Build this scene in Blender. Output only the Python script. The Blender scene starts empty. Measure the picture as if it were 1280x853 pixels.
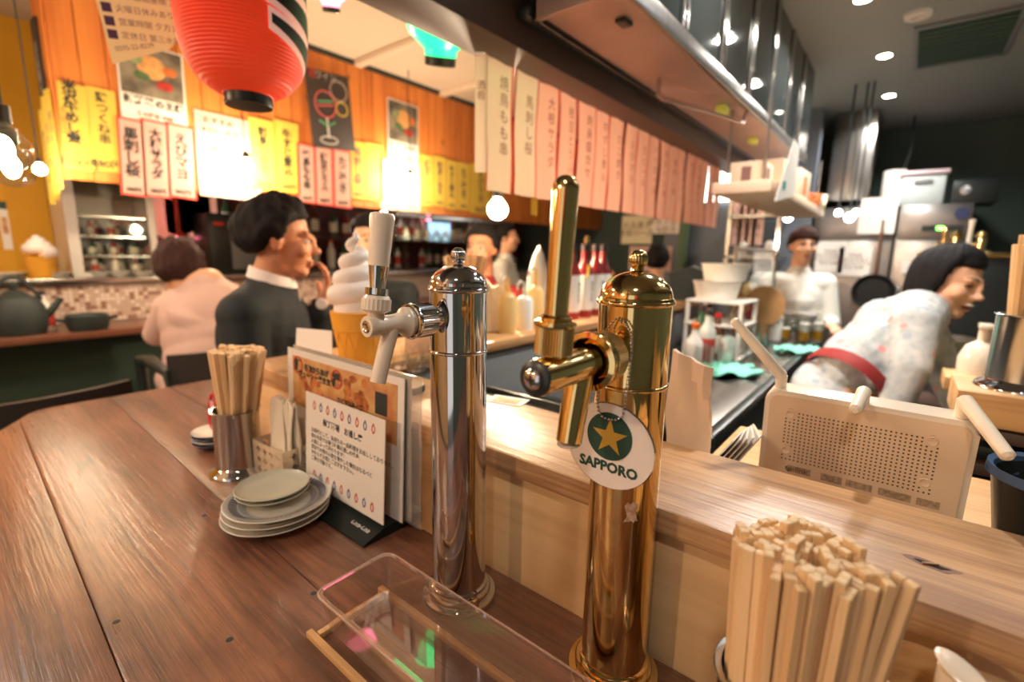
import bpy, bmesh, math, random
import numpy as np
from mathutils import Vector, Matrix, Euler
random.seed(11)
SC = bpy.context.scene
COL = SC.collection
PI = math.pi
# ------------------------------------------------------------------ camera
FPX, CXP, CYP = 600.0, 640.0, 426.5
PITCH, ROLL, YAW = math.radians(10.4), math.radians(1.0), math.radians(38.953)
CAM = np.array([0, 0, 1.37])
def _basis():
    fw = np.array([0, math.cos(PITCH), -math.sin(PITCH)]); up = np.array([0, math.sin(PITCH), math.cos(PITCH)]); ri = np.array([1.0, 0, 0])
    r2 = ri*math.cos(ROLL)+up*math.sin(ROLL); u2 = up*math.cos(ROLL)-ri*math.sin(ROLL)
    c, s = math.cos(YAW), math.sin(YAW)
    Z = np.array([[c, -s, 0], [s, c, 0], [0, 0, 1]])
    return np.stack([Z@r2, Z@u2, Z@fw], 1)
RB = _basis()
def ray(x, y): return RB@np.array([(x-CXP)/FPX, -(y-CYP)/FPX, 1.0])
def PZ(x, y, z): d = ray(x, y); return Vector(CAM+d*((z-CAM[2])/d[2]))
def PX(x, y, X): d = ray(x, y); return Vector(CAM+d*((X-CAM[0])/d[0]))
def PY(x, y, Y): d = ray(x, y); return Vector(CAM+d*((Y-CAM[1])/d[1]))
def PD(x, y, dep): return Vector(CAM+ray(x, y)*dep)
cam = bpy.data.cameras.new('camera'); camo = bpy.data.objects.new('camera', cam); COL.objects.link(camo)
cam.sensor_width = 36; cam.sensor_fit = 'HORIZONTAL'; cam.lens = FPX*36/1280; cam.clip_start = 0.02
m4 = Matrix.Identity(4)
for i in range(3):
    m4[i][0] = RB[i, 0]; m4[i][1] = RB[i, 1]; m4[i][2] = -RB[i, 2]; m4[i][3] = CAM[i]
camo.matrix_world = m4
cam.dof.use_dof = True; cam.dof.focus_distance = 0.48; cam.dof.aperture_fstop = 3.3
SC.camera = camo
# ------------------------------------------------------------------ world, exposure
w = bpy.data.worlds.new('world'); SC.world = w; w.use_nodes = True
w.node_tree.nodes['Background'].inputs[0].default_value = (0.95, 0.87, 0.80, 1)
w.node_tree.nodes['Background'].inputs[1].default_value = 0.62
vs = SC.view_settings; vs.view_transform = 'Standard'; vs.look = 'None'; vs.exposure = 0.66; vs.gamma = 1.0; vs.use_curve_mapping = False
SC.cycles.max_bounces = 7; SC.cycles.transparent_max_bounces = 16; SC.cycles.sample_clamp_indirect = 4.0
SC.cycles.caustics_reflective = False; SC.cycles.caustics_refractive = False
# ------------------------------------------------------------------ kitchen lamps, and fill lamps added for the table
def area(name, loc, power, size, col, aim=None, spread=PI):
    l = bpy.data.lights.new(name, 'AREA'); l.energy = power; l.shape = 'DISK'; l.size = size; l.color = col; l.spread = spread
    o = bpy.data.objects.new(name, l); COL.objects.link(o); o.location = loc
    if aim is not None: o.rotation_euler = (Vector(aim)-Vector(loc)).to_track_quat('-Z', 'Y').to_euler()
    return o
WARM = (1.0, 0.72, 0.42); SOFT = (1.0, 0.91, 0.80); COOL = (0.93, 0.97, 1.0)
KDOWN = [(-0.24, 3.48), (-0.24, 4.31), (-0.29, 2.70), (-0.30, 1.55)]
for (x, y) in KDOWN: area('kitchen_downlight_lamp', (x, y, 2.435), (9 if y > 3 else 12), 0.09, (1.0, 0.95, 0.88), (x, y, 0), math.radians(150))
TABLE_FILL = [(-1.05, -0.55), (0.15, -0.45), (-2.1, -0.5)]  # added lamps out of view that fill the table and foreground
for (x, y) in TABLE_FILL: area('table_fill_lamp', (x, y, 2.58 if x < -0.97 else 2.44), (5 if x < 0 else 4) if x > -2 else 9, 0.12 if x > -2 else 0.2, SOFT, (x, y, 0), math.radians(160))
# ------------------------------------------------------------------ helpers
def lin(c):
    c = c/255.0
    return c/12.92 if c <= 0.04045 else ((c+0.055)/1.055)**2.4
def rgb(r, g, b): return (lin(r), lin(g), lin(b), 1)
MATS = {}
def mat(name, col, rough=0.5, metal=0.0, spec=0.5, emit=0.0, ecol=None, var=0.0, vscale=8.0, bump=0.0, bscale=60.0, coat=0.0, stretch=None, rnd=0.0, trans=0.0, col2=None):
    if name in MATS: return MATS[name]
    m = bpy.data.materials.new(name); m.use_nodes = True; nt = m.node_tree; N = nt.nodes; L = nt.links; P = N['Principled BSDF']
    c = rgb(*col)
    P.inputs['Base Color'].default_value = c; P.inputs['Roughness'].default_value = rough; P.inputs['Metallic'].default_value = metal
    P.inputs['Specular IOR Level'].default_value = spec; P.inputs['Coat Weight'].default_value = coat; P.inputs['Coat Roughness'].default_value = 0.08
    if emit: P.inputs['Emission Color'].default_value = rgb(*(ecol or col)); P.inputs['Emission Strength'].default_value = emit
    tc = N.new('ShaderNodeTexCoord'); mp = N.new('ShaderNodeMapping'); L.new(tc.outputs['Object'], mp.inputs[0])
    if stretch: mp.inputs['Scale'].default_value = stretch
    src = None
    if var or rnd:
        mix = N.new('ShaderNodeMix'); mix.data_type = 'RGBA'
        c2 = rgb(*col2) if col2 else (c[0]*(1-var), c[1]*(1-var), c[2]*(1-var), 1)
        mix.inputs[6].default_value = c; mix.inputs[7].default_value = c2
        no = N.new('ShaderNodeTexNoise'); no.inputs['Scale'].default_value = vscale; no.inputs['Detail'].default_value = 4
        L.new(mp.outputs[0], no.inputs['Vector'])
        rp = N.new('ShaderNodeMapRange'); rp.inputs[1].default_value = 0.35; rp.inputs[2].default_value = 0.68; L.new(no.outputs[0], rp.inputs[0])
        if var: L.new(rp.outputs[0], mix.inputs[0])
        else: mix.inputs[0].default_value = 0
        src = mix.outputs[2]
        if rnd:
            oi = N.new('ShaderNodeObjectInfo'); hs = N.new('ShaderNodeHueSaturation'); mr = N.new('ShaderNodeMapRange')
            mr.inputs[3].default_value = 1-rnd; mr.inputs[4].default_value = 1+rnd*0.6
            L.new(oi.outputs['Random'], mr.inputs[0]); L.new(mr.outputs[0], hs.inputs['Value']); L.new(src, hs.inputs['Color']); src = hs.outputs[0]
        L.new(src, P.inputs['Base Color'])
    if bump:
        nb = N.new('ShaderNodeTexNoise'); nb.inputs['Scale'].default_value = bscale; nb.inputs['Detail'].default_value = 5; L.new(mp.outputs[0], nb.inputs['Vector'])
        bp = N.new('ShaderNodeBump'); bp.inputs['Strength'].default_value = bump; bp.inputs['Distance'].default_value = 0.004; L.new(nb.outputs[0], bp.inputs['Height']); L.new(bp.outputs[0], P.inputs['Normal'])
    if trans:
        tr = N.new('ShaderNodeBsdfTranslucent'); tr.inputs[0].default_value = c
        if src: L.new(src, tr.inputs[0])
        mx = N.new('ShaderNodeMixShader'); mx.inputs[0].default_value = trans
        L.new(P.outputs[0], mx.inputs[1]); L.new(tr.outputs[0], mx.inputs[2]); L.new(mx.outputs[0], N['Material Output'].inputs[0])
    MATS[name] = m; return m
def wood(name, light, dark, axis='x', fine=60.0, rough=0.4, bump=0.3, knots=True, coat=0.0, blot=0.0, wave=0.012, rnd=0.0):
    m = bpy.data.materials.new(name); m.use_nodes = True; nt = m.node_tree; N = nt.nodes; L = nt.links; P = N['Principled BSDF']
    tc = N.new('ShaderNodeTexCoord'); mp = N.new('ShaderNodeMapping'); L.new(tc.outputs['Object'], mp.inputs[0])
    st = {'x': (0.035, 1, 1), 'y': (1, 0.035, 1), 'z': (1, 1, 0.035)}[axis]
    oi = N.new('ShaderNodeObjectInfo'); ad = N.new('ShaderNodeVectorMath'); ad.operation = 'MULTIPLY_ADD'
    L.new(oi.outputs['Random'], ad.inputs[0]); ad.inputs[1].default_value = (7.3, 5.1, 3.7); L.new(tc.outputs['Object'], ad.inputs[2])
    # gentle waviness so the grain bends round
    nw = N.new('ShaderNodeTexNoise'); nw.inputs['Scale'].default_value = 4.0; nw.inputs['Detail'].default_value = 2; L.new(ad.outputs[0], nw.inputs['Vector'])
    sc = N.new('ShaderNodeVectorMath'); sc.operation = 'MULTIPLY_ADD'; L.new(nw.outputs['Color'], sc.inputs[0]); sc.inputs[1].default_value = (wave, wave, wave); L.new(ad.outputs[0], sc.inputs[2])
    L.new(sc.outputs[0], mp.inputs[0]); mp.inputs['Scale'].default_value = st
    n1 = N.new('ShaderNodeTexNoise'); n1.inputs['Scale'].default_value = fine; n1.inputs['Detail'].default_value = 6; n1.inputs['Roughness'].default_value = 0.62; L.new(mp.outputs[0], n1.inputs['Vector'])
    n2 = N.new('ShaderNodeTexNoise'); n2.inputs['Scale'].default_value = fine*0.16; n2.inputs['Detail'].default_value = 3; L.new(mp.outputs[0], n2.inputs['Vector'])
    a = N.new('ShaderNodeMath'); a.operation = 'MULTIPLY_ADD'; L.new(n2.outputs[0], a.inputs[0]); a.inputs[1].default_value = 0.8; L.new(n1.outputs[0], a.inputs[2])
    cr = N.new('ShaderNodeValToRGB'); e = cr.color_ramp.elements
    e[0].position = 0.62; e[0].color = rgb(*dark); e[1].position = 1.08; e[1].color = rgb(*light)
    mr = N.new('ShaderNodeMath'); mr.operation = 'MULTIPLY'; L.new(a.outputs[0], mr.inputs[0]); mr.inputs[1].default_value = 1.0
    L.new(mr.outputs[0], cr.inputs[0]); src = cr.outputs[0]
    if knots:
        vo = N.new('ShaderNodeTexVoronoi'); vo.inputs['Scale'].default_value = 7.0
        mpk = N.new('ShaderNodeMapping'); mpk.inputs['Scale'].default_value = {'x': (0.6, 1, 1), 'y': (1, 0.6, 1), 'z': (1, 1, 0.6)}[axis]; L.new(sc.outputs[0], mpk.inputs[0]); L.new(mpk.outputs[0], vo.inputs['Vector'])
        kr = N.new('ShaderNodeMapRange'); kr.inputs[1].default_value = 0.05; kr.inputs[2].default_value = 0.13; kr.inputs[3].default_value = 0.55; kr.inputs[4].default_value = 1.0; L.new(vo.outputs['Distance'], kr.inputs[0])
        km = N.new('ShaderNodeMix'); km.data_type = 'RGBA'; km.blend_type = 'MULTIPLY'; km.inputs[0].default_value = 1; L.new(src, km.inputs[6])
        cb = N.new('ShaderNodeCombineXYZ')
        for i in range(3): L.new(kr.outputs[0], cb.inputs[i])
        L.new(cb.outputs[0], km.inputs[7]); src = km.outputs[2]
    if blot:
        nb = N.new('ShaderNodeTexNoise'); nb.inputs['Scale'].default_value = 9.0; nb.inputs['Detail'].default_value = 5; nb.inputs['Roughness'].default_value = 0.65
        mb = N.new('ShaderNodeMapping'); mb.inputs['Scale'].default_value = {'x': (0.45, 1, 1), 'y': (1, 0.45, 1), 'z': (1, 1, 0.45)}[axis]; L.new(ad.outputs[0], mb.inputs[0]); L.new(mb.outputs[0], nb.inputs['Vector'])
        rb = N.new('ShaderNodeMapRange'); rb.inputs[1].default_value = 0.42; rb.inputs[2].default_value = 0.66; rb.inputs[3].default_value = 1.0; rb.inputs[4].default_value = 1-blot; L.new(nb.outputs[0], rb.inputs[0])
        hb = N.new('ShaderNodeHueSaturation'); L.new(rb.outputs[0], hb.inputs['Value']); L.new(src, hb.inputs['Color']); src = hb.outputs[0]
    if rnd:
        hs = N.new('ShaderNodeHueSaturation'); m2 = N.new('ShaderNodeMapRange'); m2.inputs[3].default_value = 1-rnd; m2.inputs[4].default_value = 1+rnd*0.5
        L.new(oi.outputs['Random'], m2.inputs[0]); L.new(m2.outputs[0], hs.inputs['Value']); L.new(src, hs.inputs['Color']); src = hs.outputs[0]
    L.new(src, P.inputs['Base Color']); P.inputs['Roughness'].default_value = rough
    rr = N.new('ShaderNodeMapRange'); rr.inputs[3].default_value = rough+0.16; rr.inputs[4].default_value = max(0.08, rough-0.12); L.new(n1.outputs[0], rr.inputs[0]); L.new(rr.outputs[0], P.inputs['Roughness'])
    P.inputs['Coat Weight'].default_value = coat; P.inputs['Coat Roughness'].default_value = 0.2
    bp = N.new('ShaderNodeBump'); bp.inputs['Strength'].default_value = bump; bp.inputs['Distance'].default_value = 0.003; L.new(a.outputs[0], bp.inputs['Height']); L.new(bp.outputs[0], P.inputs['Normal'])
    if coat: L.new(bp.outputs[0], P.inputs['Coat Normal'])
    MATS[name] = m; return m
def clear(name, tint=(255, 255, 255), gloss=0.12, rough=0.03, body=0.0, bcol=(255, 255, 255)):
    m = bpy.data.materials.new(name); m.use_nodes = True; nt = m.node_tree; N = nt.nodes; L = nt.links
    N.remove(N['Principled BSDF']); T = N.new('ShaderNodeBsdfTransparent'); T.inputs[0].default_value = rgb(*tint)
    Gs = N.new('ShaderNodeBsdfGlossy'); Gs.inputs['Roughness'].default_value = rough
    fr = N.new('ShaderNodeLayerWeight'); fr.inputs[0].default_value = 0.35
    ma = N.new('ShaderNodeMath'); ma.operation = 'MULTIPLY_ADD'; L.new(fr.outputs['Facing'], ma.inputs[0]); ma.inputs[1].default_value = 0.55; ma.inputs[2].default_value = gloss*0.4
    mx = N.new('ShaderNodeMixShader'); L.new(ma.outputs[0], mx.inputs[0]); L.new(T.outputs[0], mx.inputs[1]); L.new(Gs.outputs[0], mx.inputs[2]); out = mx.outputs[0]
    if body:
        D = N.new('ShaderNodeBsdfDiffuse'); D.inputs[0].default_value = rgb(*bcol); m2 = N.new('ShaderNodeMixShader'); m2.inputs[0].default_value = body
        L.new(out, m2.inputs[1]); L.new(D.outputs[0], m2.inputs[2]); out = m2.outputs[0]
    L.new(out, N['Material Output'].inputs[0]); MATS[name] = m; return m
def tag(o, label=None, cat=None, group=None, kind=None):
    if label: o['label'] = label
    if cat: o['category'] = cat
    if group: o['group'] = group
    if kind: o['kind'] = kind
    return o
def thing(name, loc, label=None, cat=None, group=None, rot=(0, 0, 0), kind=None):
    o = bpy.data.objects.new(name, None); COL.objects.link(o); o.location = loc; o.rotation_euler = rot; o.empty_display_size = 0.05
    return tag(o, label, cat, group, kind)
def link(name, me, parent=None, loc=(0, 0, 0), rot=(0, 0, 0)):
    o = bpy.data.objects.new(name, me); COL.objects.link(o); o.parent = parent; o.location = loc; o.rotation_euler = rot
    return o
def copy_tree(o, loc=None, rot=None, label=None, group=None, parent=None):
    c = o.copy(); COL.objects.link(c); c.parent = parent
    for ch in list(o.children): copy_tree(ch, parent=c)
    if loc is not None: c.location = loc
    if rot is not None: c.rotation_euler = rot
    if label: c['label'] = label
    if group: c['group'] = group
    return c
def frame(z, x=None):
    z = Vector(z).normalized(); h = Vector(x) if x is not None else (Vector((0, 0, 1)) if abs(z.z) < 0.95 else Vector((1, 0, 0)))
    xx = (h-z*h.dot(z)).normalized(); yy = z.cross(xx); m = Matrix.Identity(4)
    for i in range(3): m[i][0] = xx[i]; m[i][1] = yy[i]; m[i][2] = z[i]
    return m
class G:
    """collects shapes into one bmesh, then links them as one mesh object"""
    def __init__(s): s.bm = bmesh.new()
    def box(s, c, d, rot=None, bev=0.0, seg=2):
        M = Matrix.Translation(Vector(c))
        if rot is not None: M = M@(rot.to_4x4() if hasattr(rot, 'to_4x4') else Euler(rot).to_matrix().to_4x4())
        M = M@Matrix.Diagonal((d[0], d[1], d[2], 1))
        r = bmesh.ops.create_cube(s.bm, size=1.0, matrix=M)
        if bev:
            es = list({e for v in r['verts'] for e in v.link_edges}); bmesh.ops.bevel(s.bm, geom=es, offset=bev, segments=seg, profile=0.5, affect='EDGES')
        return s
    def span(s, a, b, bev=0.0):
        a = Vector(a); b = Vector(b); return s.box((a+b)/2, [abs(b[i]-a[i]) for i in range(3)], bev=bev)
    def lathe(s, prof, seg=32, M=None):
        rings = []
        for (r, z) in prof:
            if r < 1e-6: rings.append([s.bm.verts.new((0, 0, z))])
            else: rings.append([s.bm.verts.new((r*math.cos(2*PI*k/seg), r*math.sin(2*PI*k/seg), z)) for k in range(seg)])
        for A, B in zip(rings[:-1], rings[1:]):
            for k in range(seg):
                k2 = (k+1) % seg
                if len(A) == 1 and len(B) == 1: continue
                if len(A) == 1: f = (A[0], B[k2], B[k])
                elif len(B) == 1: f = (A[k], A[k2], B[0])
                else: f = (A[k], A[k2], B[k2], B[k])
                try: s.bm.faces.new(f)
                except ValueError: pass
        if M is not None: bmesh.ops.transform(s.bm, matrix=M, verts=[v for R_ in rings for v in R_])
        return s
    def cyl(s, p0, p1, r0, r1=None, seg=20, cap=True):
        p0 = Vector(p0); p1 = Vector(p1); r1 = r0 if r1 is None else r1; L = (p1-p0).length
        M = Matrix.Translation(p0)@frame(p1-p0); pr = [(r0, 0), (r1, L)]
        if cap: pr = [(0, 0)]+pr+[(0, L)]
        return s.lathe(pr, seg, M)
    def tube(s, pts, r, seg=8, cap=True):
        pts = [Vector(p) for p in pts]; rs = r if isinstance(r, (list, tuple)) else [r]*len(pts); rings = []; x = None
        for i, p in enumerate(pts):
            d = (pts[min(i+1, len(pts)-1)]-pts[max(i-1, 0)])
            F = frame(d, x); x = Vector((F[0][0], F[1][0], F[2][0]))
            rings.append([s.bm.verts.new(p+F.to_3x3()@Vector((rs[i]*math.cos(2*PI*k/seg), rs[i]*math.sin(2*PI*k/seg), 0))) for k in range(seg)])
        for A, B in zip(rings[:-1], rings[1:]):
            for k in range(seg): s.bm.faces.new((A[k], A[(k+1) % seg], B[(k+1) % seg], B[k]))
        if cap: s.bm.faces.new(list(reversed(rings[0]))); s.bm.faces.new(rings[-1])
        return s
    def ball(s, c, r, seg=20, rings=12, rot=None):
        r = (r, r, r) if not hasattr(r, '__len__') else r
        M = Matrix.Translation(Vector(c))
        if rot is not None: M = M@(rot.to_4x4() if hasattr(rot, 'to_4x4') else Euler(rot).to_matrix().to_4x4())
        bmesh.ops.create_uvsphere(s.bm, u_segments=seg, v_segments=rings, radius=1.0, matrix=M@Matrix.Diagonal((r[0], r[1], r[2], 1))); return s
    def prism(s, poly, z0, z1, M=None):
        a = [s.bm.verts.new((p[0], p[1], z0)) for p in poly]; b = [s.bm.verts.new((p[0], p[1], z1)) for p in poly]; n = len(poly)
        s.bm.faces.new(list(reversed(a))); s.bm.faces.new(b)
        for k in range(n): s.bm.faces.new((a[k], a[(k+1) % n], b[(k+1) % n], b[k]))
        if M is not None: bmesh.ops.transform(s.bm, matrix=M, verts=a+b)
        return s
    def sheet(s, rows, thick=0.0):
        """grid of points -> surface"""
        vs_ = [[s.bm.verts.new(p) for p in r] for r in rows]
        for i in range(len(vs_)-1):
            for j in range(len(vs_[0])-1): s.bm.faces.new((vs_[i][j], vs_[i][j+1], vs_[i+1][j+1], vs_[i+1][j]))
        if thick:
            bmesh.ops.recalc_face_normals(s.bm, faces=s.bm.faces[:]); bmesh.ops.solidify(s.bm, geom=s.bm.faces[:], thickness=thick)
        return s
    def mesh(s, name, m, smooth=40):
        bmesh.ops.recalc_face_normals(s.bm, faces=s.bm.faces[:])
        me = bpy.data.meshes.new(name); s.bm.to_mesh(me); s.bm.free()
        if m is not None:
            for q in (m if isinstance(m, (list, tuple)) else [m]): me.materials.append(q)
        if smooth:
            for p in me.polygons: p.use_smooth = True
            me.set_sharp_from_angle(angle=math.radians(smooth))
        return me
    def obj(s, name, m, parent=None, loc=(0, 0, 0), rot=(0, 0, 0), smooth=40): return link(name, s.mesh(name, m, smooth), parent, loc, rot)
def rrect(w, h, r, n=5):
    pts = []
    for cx, cy, a0 in ((w/2-r, h/2-r, 0), (-w/2+r, h/2-r, 90), (-w/2+r, -h/2+r, 180), (w/2-r, -h/2+r, 270)):
        for k in range(n+1): a = math.radians(a0+90*k/n); pts.append((cx+r*math.cos(a), cy+r*math.sin(a)))
    return pts
TXT = {}
def text(body, size, m, parent, loc, rot=(0, 0, 0), align='CENTER', ext=0.0, name='lettering', bold=0.0, line=1.0, sx=1.0, shear=0.0):
    key = (body, size, m.name, align, ext, bold, line, shear)
    if key not in TXT:
        cu = bpy.data.curves.new('lettering', 'FONT'); cu.body = body; cu.size = size; cu.align_x = align; cu.align_y = 'CENTER'; cu.extrude = ext; cu.offset = bold; cu.space_line = line; cu.resolution_u = 2; cu.shear = shear
        o = bpy.data.objects.new('lettering', cu); COL.objects.link(o); dg = bpy.context.evaluated_depsgraph_get()
        me = bpy.data.meshes.new_from_object(o.evaluated_get(dg)); bpy.data.objects.remove(o); bpy.data.curves.remove(cu)
        me.materials.clear(); me.materials.append(m); me.name = 'lettering'; TXT[key] = me
    o = link(name, TXT[key], parent, loc, rot); o.scale = (sx, 1, 1); return o
EAST = (PI/2, 0, PI/2)      # a sheet facing +x
SOUTH = (PI/2, 0, 0)        # a sheet facing -y
# ------------------------------------------------------------------ materials
wood('table_wood', (148, 98, 74), (92, 58, 45), 'x', 190, 0.29, 0.26, True, 0.4, blot=0.48, wave=0.007, rnd=0.14)
wood('ledge_wood', (214, 166, 118), (150, 102, 68), 'x', 150, 0.34, 0.35, True, 0.25, blot=0.2, wave=0.006)
wood('shelf_wood', (222, 170, 114), (160, 106, 66), 'y', 90, 0.36, 0.4, False, 0.2)
wood('plywood', (226, 184, 134), (196, 148, 100), 'x', 26, 0.5, 0.08, False, 0.1)
wood('pine_plank', (230, 142, 66), (196, 104, 44), 'z', 30, 0.45, 0.15, True, 0.1, rnd=0.12)
wood('chopstick_wood', (238, 202, 154), (216, 172, 122), 'z', 220, 0.6, 0.12, False, rnd=0.06)
wood('pale_wood', (222, 178, 122), (190, 140, 88), 'x', 120, 0.5, 0.15, False)
wood('bark', (70, 52, 42), (34, 26, 24), 'z', 120, 0.8, 0.6, False)
mat('chrome', (205, 205, 208), 0.07, 1.0)
mat('brass', (230, 200, 138), 0.09, 1.0)
mat('brass_knurl', (218, 186, 126), 0.3, 1.0)
mat('steel', (168, 164, 160), 0.32, 1.0, var=0.15, vscale=5, stretch=(1, 8, 1))
mat('steel_bright', (196, 194, 190), 0.2, 1.0)
mat('copper_steel', (196, 168, 158), 0.4, 0.35, var=0.22, vscale=3)
mat('white_plastic', (246, 226, 204), 0.22, 0, coat=0.4)
mat('cream_plastic', (248, 232, 210), 0.38)
mat('white_glaze', (228, 222, 210), 0.2, 0, coat=0.3)
mat('grey_glaze', (196, 196, 180), 0.22, 0, coat=0.3)
mat('indigo', (50, 58, 96), 0.3)
mat('black_plastic', (38, 44, 42), 0.3)
mat('black_soft', (40, 48, 46), 0.6)
mat('dark_metal', (54, 58, 58), 0.35, 0.6)
mat('paper_white', (240, 232, 222), 0.7)
mat('paper_card', (236, 226, 216), 0.55, coat=0.3)
mat('paper_thin', (250, 240, 226), 0.7, trans=0.6)
mat('paper_pink', (255, 226, 214), 0.7, trans=0.6)
mat('paper_yellow', (234, 202, 84), 0.7, trans=0.15)
mat('paper_cream', (250, 242, 212), 0.7, trans=0.45)
mat('kraft', (226, 196, 168), 0.75)
mat('ink', (46, 48, 46), 0.8)
mat('ink_soft', (128, 92, 84), 0.8)
mat('ink_faint', (176, 122, 108), 0.8)
mat('ink_red', (206, 60, 44), 0.7)
mat('ink_blue', (70, 88, 150), 0.7)
mat('ink_green', (28, 66, 52), 0.6)
mat('red_frame', (222, 62, 46), 0.6)
mat('star_gold', (206, 162, 62), 0.4, 0.3)
mat('photo_orange', (214, 128, 62), 0.6, var=1, col2=(120, 52, 30), vscale=60)
mat('photo_tan', (222, 178, 112), 0.6, var=1, col2=(190, 112, 70), vscale=25)
mat('grey_paint', (120, 122, 122), 0.5)
mat('grey_ceiling', (146, 148, 143), 0.7)
mat('dark_wall', (78, 92, 86), 0.8)
mat('dark_green', (66, 88, 76), 0.7)
mat('brown_paint', (86, 66, 58), 0.5)
mat('ceil_cream', (206, 188, 166), 0.7)
mat('yellow_wall', (226, 164, 32), 0.7, var=0.1, vscale=3)
mat('floor_tile', (74, 76, 74), 0.5, var=0.2)
mat('skin', (232, 176, 140), 0.5, var=0.08, vscale=18)
mat('skin_tan', (206, 140, 104), 0.5, var=0.08, vscale=18)
mat('hair_black', (30, 27, 28), 0.75, spec=0.15, bump=0.9, bscale=90, stretch=(1, 1, 0.3))
mat('hair_brown', (58, 36, 32), 0.75, spec=0.15, bump=0.9, bscale=90, stretch=(1, 1, 0.3))
mat('suit_navy', (23, 30, 34), 0.8, var=0.1)
mat('shirt_white', (236, 222, 216), 0.8)
mat('shirt_pink', (214, 178, 166), 0.8, bump=0.2, bscale=20)
mat('smock_white', (204, 200, 196), 0.8, var=0.25, vscale=26, col2=(160, 166, 168), bump=0.4, bscale=22)
mat('cook_white', (226, 222, 212), 0.8, bump=0.3, bscale=18)
mat('belt_red', (150, 40, 36), 0.7)
mat('eye_white', (240, 236, 230), 0.2); mat('eye_dark', (36, 26, 24), 0.15); mat('lips', (186, 96, 84), 0.45); mat('mouth_dark', (110, 40, 38), 0.5); mat('teeth', (246, 240, 230), 0.3)
mat('bulb', (255, 214, 150), 0.4, emit=430, ecol=(255, 228, 190))
mat('lamp_disc', (255, 248, 230), 0.4, emit=30, ecol=(255, 246, 226))
mat('green_led', (120, 255, 90), 0.4, emit=5)
clear('glass', (250, 252, 250), 0.10)
clear('acrylic', (252, 244, 238), 0.10, 0.02, 0.035, (255, 226, 206))
clear('smoke_glass', (58, 66, 66), 0.35, 0.04, 0.25, (70, 78, 78))
clear('pvc', (250, 248, 244), 0.2, 0.08, 0.10)
m_ = MATS
def spots(name, col, scale, thr):
    nt = MATS[name].node_tree; N = nt.nodes; L = nt.links; P = N['Principled BSDF']; src = P.inputs['Base Color'].links[0].from_socket
    tc = N.new('ShaderNodeTexCoord'); vo = N.new('ShaderNodeTexVoronoi'); vo.inputs['Scale'].default_value = scale; L.new(tc.outputs['Object'], vo.inputs['Vector'])
    lt = N.new('ShaderNodeMath'); lt.operation = 'LESS_THAN'; L.new(vo.outputs['Distance'], lt.inputs[0]); lt.inputs[1].default_value = thr
    mx = N.new('ShaderNodeMix'); mx.data_type = 'RGBA'; L.new(lt.outputs[0], mx.inputs[0]); L.new(src, mx.inputs[6]); mx.inputs[7].default_value = rgb(*col); L.new(mx.outputs[2], P.inputs['Base Color'])
spots('smock_white', (222, 150, 146), 12.0, 0.20); spots('smock_white', (160, 168, 176), 17.0, 0.22)
# ------------------------------------------------------------------ the room
def struct(name, g, m, parent=None, smooth=40):
    o = g.obj(name, m, parent, smooth=smooth)
    if parent is None: o['kind'] = 'structure'
    return o
struct('floor', G().span((-5.2, -3, -0.1), (2.0, 6.0, 0)), m_['floor_tile'])
struct('wall_west', G().span((-4.75, -3, 0), (-4.65, 6, 2.6)), m_['yellow_wall'])
struct('wall_north', G().span((-4.65, 5.45, 0), (1.3, 5.6, 2.6)), m_['dark_wall'])
struct('wall_east', G().span((1.05, -3, 0), (1.15, 5.45, 2.46)), m_['dark_wall'])
struct('ceiling', G().span((-4.75, -3, 2.6), (-0.97, 5.6, 2.7)), m_['ceil_cream'])
struct('ceiling_kitchen', G().span((-0.97, -3, 2.46), (1.15, 5.6, 2.6)), m_['grey_ceiling'])
# yellow partition seen past the corner of the poster wall
struct('wall_yellow', G().span((-4.1, -2.5, 0), (-4.0, 1.0, 2.6)), m_['yellow_wall'])
# poster wall: a boarded header above the far bar
HX = -3.0
hd = struct('wall_header', G().span((HX-0.14, 0.5, 1.71), (HX-0.012, 5.45, 2.6)), m_['brown_paint'])
y = 0.488; k = 0
pl = G().box((0, 0, 0), (0.012, 0.094, 0.93), bev=0.003, seg=1).mesh('plank', m_['pine_plank'])
while y < 5.4:
    link('plank', pl, hd, (HX-0.006, y+0.048, 2.13)); y += 0.097
pl2 = G().box((0, 0, 0), (0.094, 0.012, 0.93), bev=0.003, seg=1).mesh('plank', m_['pine_plank'])
for k in range(2): link('plank', pl2, hd, (HX-0.047-0.097*k, 0.482, 2.13))
struct('trim_1', G().span((HX-0.01, 0.48, 2.572), (HX+0.012, 5.4, 2.6)), m_['black_soft'])
# bars across the cream ceiling
for i, (px, py) in enumerate([(480, 68), (575, 112)]):
    p = PZ(px, py, 2.58)
    struct('trim_%d' % (i+2), G().span((-3.0, p.y-0.03, 2.565), (-0.98, p.y+0.03, 2.6), bev=0.006), m_['ceil_cream'])
# brown beam over the bar
struct('trim_4', G().span((-0.985, -1.2, 1.895), (-0.855, 3.4, 2.6), bev=0.004), m_['brown_paint'])
struct('trim_5', G().span((-0.853, 1.05, 1.955), (-0.815, 3.35, 1.985), bev=0.006), m_['dark_metal'])
# east soffit and its fascia
pz = PX(1280, 225, 0.62)
struct('wall_soffit', G().span((0.62, 0.6, pz.z), (1.05, 5.45, 2.46)), mat('soffit_grey', (156, 158, 156), 0.6))
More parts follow.
